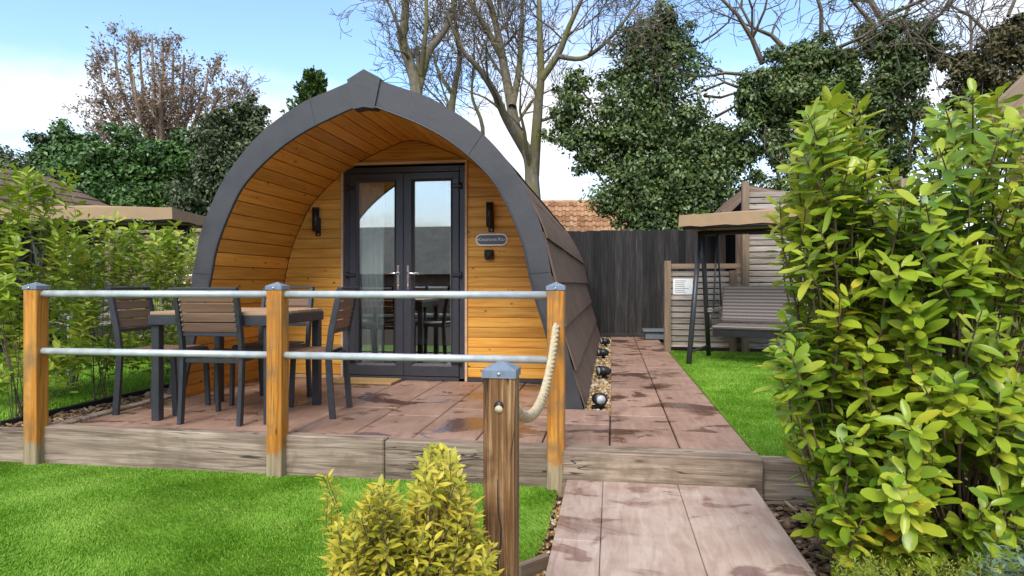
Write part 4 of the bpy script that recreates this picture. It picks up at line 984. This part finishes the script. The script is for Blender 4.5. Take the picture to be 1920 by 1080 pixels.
# ------------------------------------------------------------------ trees
def grow(paths, p, d, length, rad, level, r, maxl, up=.12, gn=.22, nch=(3, 5), ratio=.62, tips=None, minr=.004):
    n = max(3, int(5-level*.6)); P = [p.copy()]; Rr = [rad]; dd = d.normalized(); step = length/n
    for i in range(n):
        dd = (dd+Vector((r.gauss(0, gn), r.gauss(0, gn), r.gauss(0, gn)+up))).normalized(); P.append(P[-1]+dd*step); Rr.append(max(minr, rad*(1-.72*(i+1)/n)))
    paths.append((P, Rr))
    if tips is not None and level >= maxl-1: tips += P[1:]
    if level < maxl:
        for k in range(r.randint(*nch)):
            i = r.randint(1, n); q = P[i]; tg = (P[i]-P[i-1]).normalized(); sd_ = Vector((r.gauss(0, 1), r.gauss(0, 1), r.gauss(0, 1))); sd_ = (sd_-tg*sd_.dot(tg)).normalized()
            grow(paths, q, tg*.75+sd_*.75, length*ratio*r.uniform(.7, 1.15), max(minr, Rr[i]*.62), level+1, r, maxl, up, gn, nch, ratio, tips, minr)
def stem_tree(t, stems, r, maxl=4, side=(5, 8), blen=2.0, mat='bark', twig='twig', up=.10, gn=.2, nch=(3, 5), minr=.006, tips=None):
    """stems: list of (points, r0, r1); grows side branches along them"""
    org = Vector(t.location); main = []; br = []
    for (P, r0, r1) in stems:
        P = [p-org for p in P]; C = catmull([tuple(p) for p in P], 4); C = [Vector(c) for c in C]; n = len(C)
        main.append((C, [r0+(r1-r0)*i/(n-1) for i in range(n)]))
        for k in range(r.randint(*side)):
            f = r.uniform(.25, 1); i = min(n-1, max(1, int(f*(n-1)))); tg = (C[i]-C[i-1]).normalized(); sd_ = Vector((r.gauss(0, 1), r.gauss(0, 1), r.gauss(0, .5))); sd_ = (sd_-tg*sd_.dot(tg)).normalized()
            grow(br, C[i], tg*.6+sd_*.85, blen*r.uniform(.6, 1.2)*(1.15-.5*f), (r0+(r1-r0)*f)*.40, 1, r, maxl, up, gn, nch, .62, tips, minr)
    V, F = tubes(main, 9); obj('trunk', mesh('trunk', V, F, True), MAT[mat], t)
    big = [q for q in br if q[1][0] > .03]; small = [q for q in br if q[1][0] <= .03]
    V, F = tubes(big, 6); o = obj('branches', mesh('branches', V, F, True), MAT[mat], t); o['kind'] = 'stuff'
    V, F = tubes(small, 3); o = obj('twigs', mesh('twigs', V, F), MAT[twig], t); o['kind'] = 'stuff'
def A(px, py, Z): return at(px, py, Z)
def foot(px, Z): q = at(px, 532, Z); q.z = -.04; return q
r5 = random.Random(41); Z = 15.0
t5 = thing('bare_tree', foot(1002, Z), 0, 'tall bare tree with mossy forked trunk behind the pod, left of the ivy tree', 'tree', 'bare trees behind the pod')
stem_tree(t5, [([foot(1002, Z), A(1002, 430, Z), A(998, 350, Z), A(993, 296, Z), A(969, 250, Z), A(957, 187, Z+.2), A(942, 109, Z+.4), A(930, 47, Z+.5), A(905, -40, Z+.6), A(880, -130, Z+.8)], .21, .04),
    ([A(1000, 330, Z), A(1004, 272, Z-.2), A(1010, 187, Z-.3), A(1014, 144, Z-.4), A(1012, 58, Z-.5), A(1011, -20, Z-.5), A(1015, -130, Z-.6)], .14, .03),
    ([A(1015, 148, Z-.4), A(1047, 101, Z-.6), A(1067, 50, Z-.8), A(1092, -5, Z-1), A(1120, -80, Z-1.2)], .09, .025),
    ([A(960, 200, Z), A(972, 140, Z+.5), A(977, 78, Z+.8), A(979, 0, Z+1), A(975, -90, Z+1.2)], .09, .025),
    ([A(985, 285, Z), A(950, 225, Z-.4), A(925, 170, Z-.8), A(895, 125, Z-1.1), A(868, 95, Z-1.3), A(835, 20, Z-1.6)], .11, .03),
    ([A(945, 115, Z+.4), A(915, 60, Z+.2), A(880, 0, Z), A(850, -60, Z)], .09, .03),
    ([A(1045, 105, Z-.6), A(1090, 110, Z-.6), A(1130, 85, Z-.8), A(1170, 40, Z-1), A(1200, 0, Z-1)], .06, .02)], r5, 4, (6, 9), 1.9, nch=(3, 5))
r4 = random.Random(43); Z = 13.5
t4 = thing('bare_tree', foot(782, Z), 0, 'pollarded bare tree with pale limbs rising just behind the pod ridge', 'tree', 'bare trees behind the pod')
stem_tree(t4, [([foot(782, Z), A(781, 300, Z), A(781, 175, Z), A(771, 128, Z), A(755, 78, Z), A(758, 40, Z), A(762, -20, Z), A(768, -90, Z)], .16, .05),
    ([A(781, 180, Z), A(802, 101, Z+.2), A(818, 78, Z+.3), A(838, 50, Z+.4), A(849, 18, Z+.5), A(848, -50, Z+.5)], .10, .04),
    ([A(756, 82, Z), A(748, 55, Z-.2), A(735, 20, Z-.3), A(720, -10, Z-.4)], .05, .02), ([A(790, 140, Z), A(796, 80, Z-.3), A(800, 30, Z-.4), A(796, -50, Z-.5)], .06, .03),
    ([A(783, 170, Z), A(784, 120, Z+.3), A(784, 86, Z+.3)], .05, .03)], r4, 4, (3, 5), 1.1, nch=(2, 4))
r6 = random.Random(44); Z = 17
t6 = thing('bare_tree', foot(845, Z), 0, 'thin twiggy bare tree between the pollard and the forked tree', 'tree', 'bare trees behind the pod')
stem_tree(t6, [([foot(845, Z), A(845, 260, Z), A(850, 180, Z), A(862, 110, Z), A(855, 50, Z), A(850, 0, Z)], .12, .03), ([A(900, 330, Z), A(905, 240, Z), A(885, 180, Z), A(890, 120, Z)], .07, .02), ([A(850, 180, Z), A(820, 130, Z), A(812, 90, Z)], .06, .02)], r6, 4, (6, 9), 1.7, nch=(3, 5))

def blob_leaves(blobs, Z, n, size, r, dz=1.0, fill=.22):
    """leaves round a union of lumpy clumps given by photo circles at distance Z"""
    P = []; D = []; Nn = []; S = []; tot = sum(b[2]**2 for b in blobs)
    for b in blobs:
        px, py, rp = b[:3]; zz = Z+(b[3] if len(b) > 3 else 0); c = np.array(at(px, py, zz)); rad = rp/FOC*zz; m_ = max(40, int(n*rp*rp/tot))
        k = max(9, int(22*(rad/.8)**1.2)); sub = r.normal(0, 1, (k, 3)); sub /= np.linalg.norm(sub, axis=1, keepdims=True); sub = c+sub*rad*r.uniform(.40, 1.12, (k, 1))*np.array([1, dz, 1])
        w_ = r.integers(0, k, m_); v = r.normal(0, 1, (m_, 3)); v /= np.linalg.norm(v, axis=1, keepdims=True); sr = rad*r.uniform(.14, .40, k)[w_]
        q = sub[w_]+v*(sr*r.uniform(.4, 1.35, m_))[:, None]*np.array([1.15, 1.15, .8])
        nf = int(m_*fill); q[:nf] = c+v[:nf]*rad*(r.random(nf)**.6)[:, None]*.85
        nrm = v+np.array([0, 0, .55])+r.normal(0, .45, (m_, 3)); nrm /= np.linalg.norm(nrm, axis=1, keepdims=True)
        dd = np.cross(nrm, r.normal(0, 1, (m_, 3))); dd[:, 2] -= .25
        P.append(q); D.append(dd); Nn.append(nrm); S.append(size*r.uniform(.6, 1.25, m_))
    return np.concatenate(P), np.concatenate(D), np.concatenate(Nn), np.concatenate(S)
def leafy(name, px, Z, blobs, n, size, mat, label, cat, seed, trunk=None, kind='far', stems=None, group=None, dz=1.0, fill=.2, bare=None):
    t = thing(name, foot(px, Z), 0, label, cat, group); r = np.random.default_rng(seed); org = np.array(t.location); rr = random.Random(seed)
    P, D, Nn, S = blob_leaves(blobs, Z, n, size, r, dz, fill)
    ok = P[:, 2] > -.02; P, D, Nn, S = P[ok], D[ok], Nn[ok], S[ok]
    o = obj('crown', leaves_mesh('crown', kind, P-org, D, Nn, S), MAT[mat], t); o['kind'] = 'stuff'
    main = []; cx = Vector(t.location)
    main.append(([Vector((0, 0, 0)), Vector((.1, 0, 1.0)), (at(blobs[0][0], blobs[0][1], Z)-cx)*.6, at(blobs[0][0], blobs[0][1], Z)-cx], [.13, .11, .07, .02]))
    for b in blobs[1:]:
        q = at(b[0], b[1], Z+(b[3] if len(b) > 3 else 0))-cx; j = (at(blobs[0][0], blobs[0][1], Z)-cx)*rr.uniform(.3, .8); main.append(([j, j.lerp(q, .5)+Vector((rr.uniform(-.2, .2), rr.uniform(-.2, .2), rr.uniform(0, .2))), q], [.05, .035, .015]))
    V, F = tubes(main, 6); obj('trunk', mesh('trunk', V, F, True), MAT['bark'], t)
    if bare:
        br = []
        for (p, d, ln_, rd) in bare: grow(br, p-cx, Vector(d), ln_, rd*.7, 1, rr, 4, .03, .30, (3, 5), .68, None, .006)
        V, F = tubes(br, 4); o = obj('bare_branches', mesh('bare_branches', V, F), MAT['twig'], t); o['kind'] = 'stuff'
    return t
ivyb = [(1230, 200, 85), (1215, 70, 55), (1255, 60, 50), (1250, 110, 70), (1185, 135, 60), (1175, 230, 85), (1075, 150, 36), (1072, 200, 46), (1060, 255, 38), (1110, 265, 52), (1195, 300, 95), (1300, 265, 70), (1355, 275, 62), (1390, 285, 36), (1285, 345, 95), (1345, 335, 70), (1185, 345, 60), (1170, 380, 40), (1220, 395, 75), (1280, 410, 80), (1340, 395, 55), (1100, 300, 32), (1250, 470, 80), (1210, 450, 50)]
Zi = 14.5
leafy('ivy_tree', 1230, Zi, ivyb, 70000, .098, 'ivy', 'tall tree smothered in dark ivy beyond the black fence', 'tree', 61, group=None, bare=[(at(1315, 80, Zi), (.9, 0, .5), 1.4, .04), (at(1320, 180, Zi), (.9, .1, .4), 1.5, .05), (at(1340, 220, Zi), (.7, -.2, .8), 1.8, .05)])
Zr = 14.0
leafy('ivy_tree', 1490, Zr, [(1490, 165, 70), (1440, 165, 55), (1530, 115, 58), (1565, 150, 50), (1500, 110, 45), (1475, 215, 45), (1420, 190, 35), (1545, 200, 40), (1480, 280, 40), (1500, 350, 55), (1410, 235, 34), (1450, 260, 45), (1520, 255, 50), (1570, 215, 45), (1590, 130, 30)], 44000, .095, 'ivy', 'ivy covered tree with twisted bare top above the tall screen', 'tree', 62,
    bare=[(at(1430, 120, Zr), (-.4, 0, 1), 2.4, .09), (at(1470, 90, Zr), (.2, .1, 1), 2.2, .08), (at(1540, 70, Zr), (.5, 0, .9), 2.2, .07), (at(1400, 140, Zr), (-.9, 0, .5), 1.8, .06), (at(1570, 90, Zr), (.9, .1, .5), 2.0, .06), (at(1450, 110, Zr), (.9, .3, .35), 2.2, .07), (at(1400, 170, Zr), (-.5, .2, .9), 2.0, .05)])
leafy('ivy_tree', 1665, Zr, [(1690, 100, 58), (1650, 65, 42), (1720, 80, 40), (1670, 145, 55), (1640, 195, 45), (1625, 245, 45), (1610, 295, 45), (1600, 350, 50), (1745, 100, 26), (1600, 420, 60), (1650, 420, 60), (1705, 170, 44), (1690, 225, 42), (1600, 200, 34), (1670, 290, 50)], 38000, .095, 'ivy', 'slender leaning ivy covered tree above the laurels', 'tree', 63,
    bare=[(at(1655, 40, Zr), (-.1, 0, 1), 2.2, .10), (at(1660, 30, Zr), (.8, 0, .5), 2.6, .07), (at(1640, 50, Zr), (-1, 0, .25), 2.6, .07), (at(1720, 60, Zr), (1, 0, .3), 2.0, .05), (at(1640, 110, Zr), (-.9, 0, .2), 1.6, .05), (at(1720, 120, Zr), (1, 0, -.05), 1.6, .04), (at(1690, 50, Zr), (.4, 0, .9), 2.0, .06)])
leafy('olive_tree', 1860, 12, [(1860, 115, 55), (1890, 75, 45), (1820, 140, 42), (1910, 130, 50), (1850, 160, 45), (1930, 60, 40), (1880, 250, 60), (1930, 200, 60), (1790, 110, 26), (1800, 195, 42), (1770, 250, 46)], 17000, .085, 'olive', 'brownish half bare tree in the top right corner', 'tree', 64,
    bare=[(at(1850, 60, 12), (-.4, 0, .9), 1.8, .05), (at(1800, 110, 12), (-.9, 0, .5), 1.5, .04), (at(1890, 30, 12), (.1, 0, 1), 1.8, .05), (at(1820, 100, 12), (-.5, 0, .8), 1.6, .04)])
# left evergreens
Zh = 15
leafy('evergreen_bush', 60, Zh, [(60, 340, 65), (20, 320, 55), (95, 290, 48), (-40, 340, 65), (70, 410, 80), (0, 420, 80)], 26000, .10, 'greygreen', 'grey green evergreen bush at the left edge above the hut', 'tree', 71, group='evergreens behind the left hedge')
leafy('evergreen_bush', 190, Zh-.5, [(185, 320, 66), (135, 300, 52), (120, 270, 34), (230, 290, 48), (165, 385, 80), (245, 375, 75), (110, 370, 60), (200, 460, 90)], 38000, .11, 'evergreen', 'bright evergreen laurel tree behind the left swing canopy', 'tree', 72, group='evergreens behind the left hedge')
leafy('evergreen_bush', 310, Zh, [(305, 320, 60), (270, 290, 42), (335, 380, 70), (345, 300, 44), (300, 430, 80), (260, 340, 45)], 32000, .11, 'evergreen', 'evergreen laurel tree just left of the pod below the brown tree', 'tree', 73, group='evergreens behind the left hedge')
leafy('evergreen_bush', 420, Zh-1, [(420, 300, 60), (395, 250, 42), (440, 240, 48), (470, 215, 36), (400, 345, 55), (450, 330, 70), (380, 400, 60), (490, 250, 40), (440, 420, 70)], 34000, .09, 'greygreen', 'dark grey green evergreen leaning against the pod roof line', 'tree', 74, group='evergreens behind the left hedge', bare=[(at(440, 215, Zh-1), (.1, 0, 1), .7, .025)])
# conifer: leaning drooping sprays round a spire
tc_ = thing('conifer_tree', foot(585, 19), 0, 'green conifer spire showing above the left roof of the pod', 'tree')
rc = np.random.default_rng(75); top = np.array(at(588, 122, 19)); P = []; D = []
for k in range(260):
    h = .25+4.6*(k/260)**.8; an = rc.uniform(0, 6.28); ln_ = .2+.42*h*rc.uniform(.6, 1.1)
    ax = np.array([math.cos(an)*.88, math.sin(an)*.88, .8]); ax /= np.linalg.norm(ax); b0 = top-np.array([0, 0, h+.1]); m_ = 70
    t_ = rc.random(m_)**.7; q = b0+ax*(t_*ln_)[:, None]+rc.normal(0, 1, (m_, 3))*(.015+.075*(1-t_))[:, None]
    P.append(q); D.append(ax+rc.normal(0, .45, (m_, 3)))
P = np.concatenate(P); D = np.concatenate(D); n = len(P)
o = obj('crown', leaves_mesh('crown', 'far', P-np.array(tc_.location), D, rc.normal(0, 1, (n, 3)), .11*rc.uniform(.6, 1.2, n)), MAT['conifer'], tc_); o['kind'] = 'stuff'
V, F = tubes([([Vector((0, 0, 0)), Vector((0, 0, 3)), Vector(tuple(top))-Vector(tc_.location)], [.2, .13, .02])], 7); obj('trunk', mesh('trunk', V, F, True), MAT['bark'], tc_)
# brown upright tree
Zt = 27; t2 = thing('brown_tree', foot(310, Zt), 0, 'broad brown winter tree with upright branches against the sky at left', 'tree')
r2 = random.Random(81); st = []; tips = []
fan = [(x_, y_+28) for x_, y_ in ((185, 90), (195, 170), (215, 60), (240, 45), (262, 55), (285, 38), (305, 60), (325, 62), (345, 75), (365, 110), (390, 100), (410, 140), (430, 165), (250, 110), (300, 120), (340, 140), (175, 220), (465, 165))]
for i, (px, py) in enumerate(fan):
    b0 = A(310+(px-310)*.16, 330, Zt); dzt = r2.uniform(-1.6, 1.6)
    st.append(([b0, A(310+(px-310)*.55, 240+(py-60)*.25, Zt+dzt*.5), A(310+(px-310)*.9, py+(250-py)*.45, Zt+dzt), A(px, py, Zt+dzt)], .13, .03))
st.append(([foot(310, Zt), A(310, 420, Zt), A(310, 325, Zt)], .35, .3))
stem_tree(t2, st, r2, 3, (7, 10), 1.0, 'brownbark', 'brownbark', .16, .16, (3, 5), .010, tips)
tp = np.array([tuple(q) for q in tips]); rr2 = np.random.default_rng(5); sel = rr2.integers(0, len(tp), 9000); P = tp[sel]+rr2.normal(0, .10, (9000, 3))
o = obj('crown', leaves_mesh('crown', 'far', P, rr2.normal(0, 1, (9000, 3)), rr2.normal(0, 1, (9000, 3)), .15*rr2.uniform(.5, 1.2, 9000)), MAT['seed'], t2); o['kind'] = 'stuff'
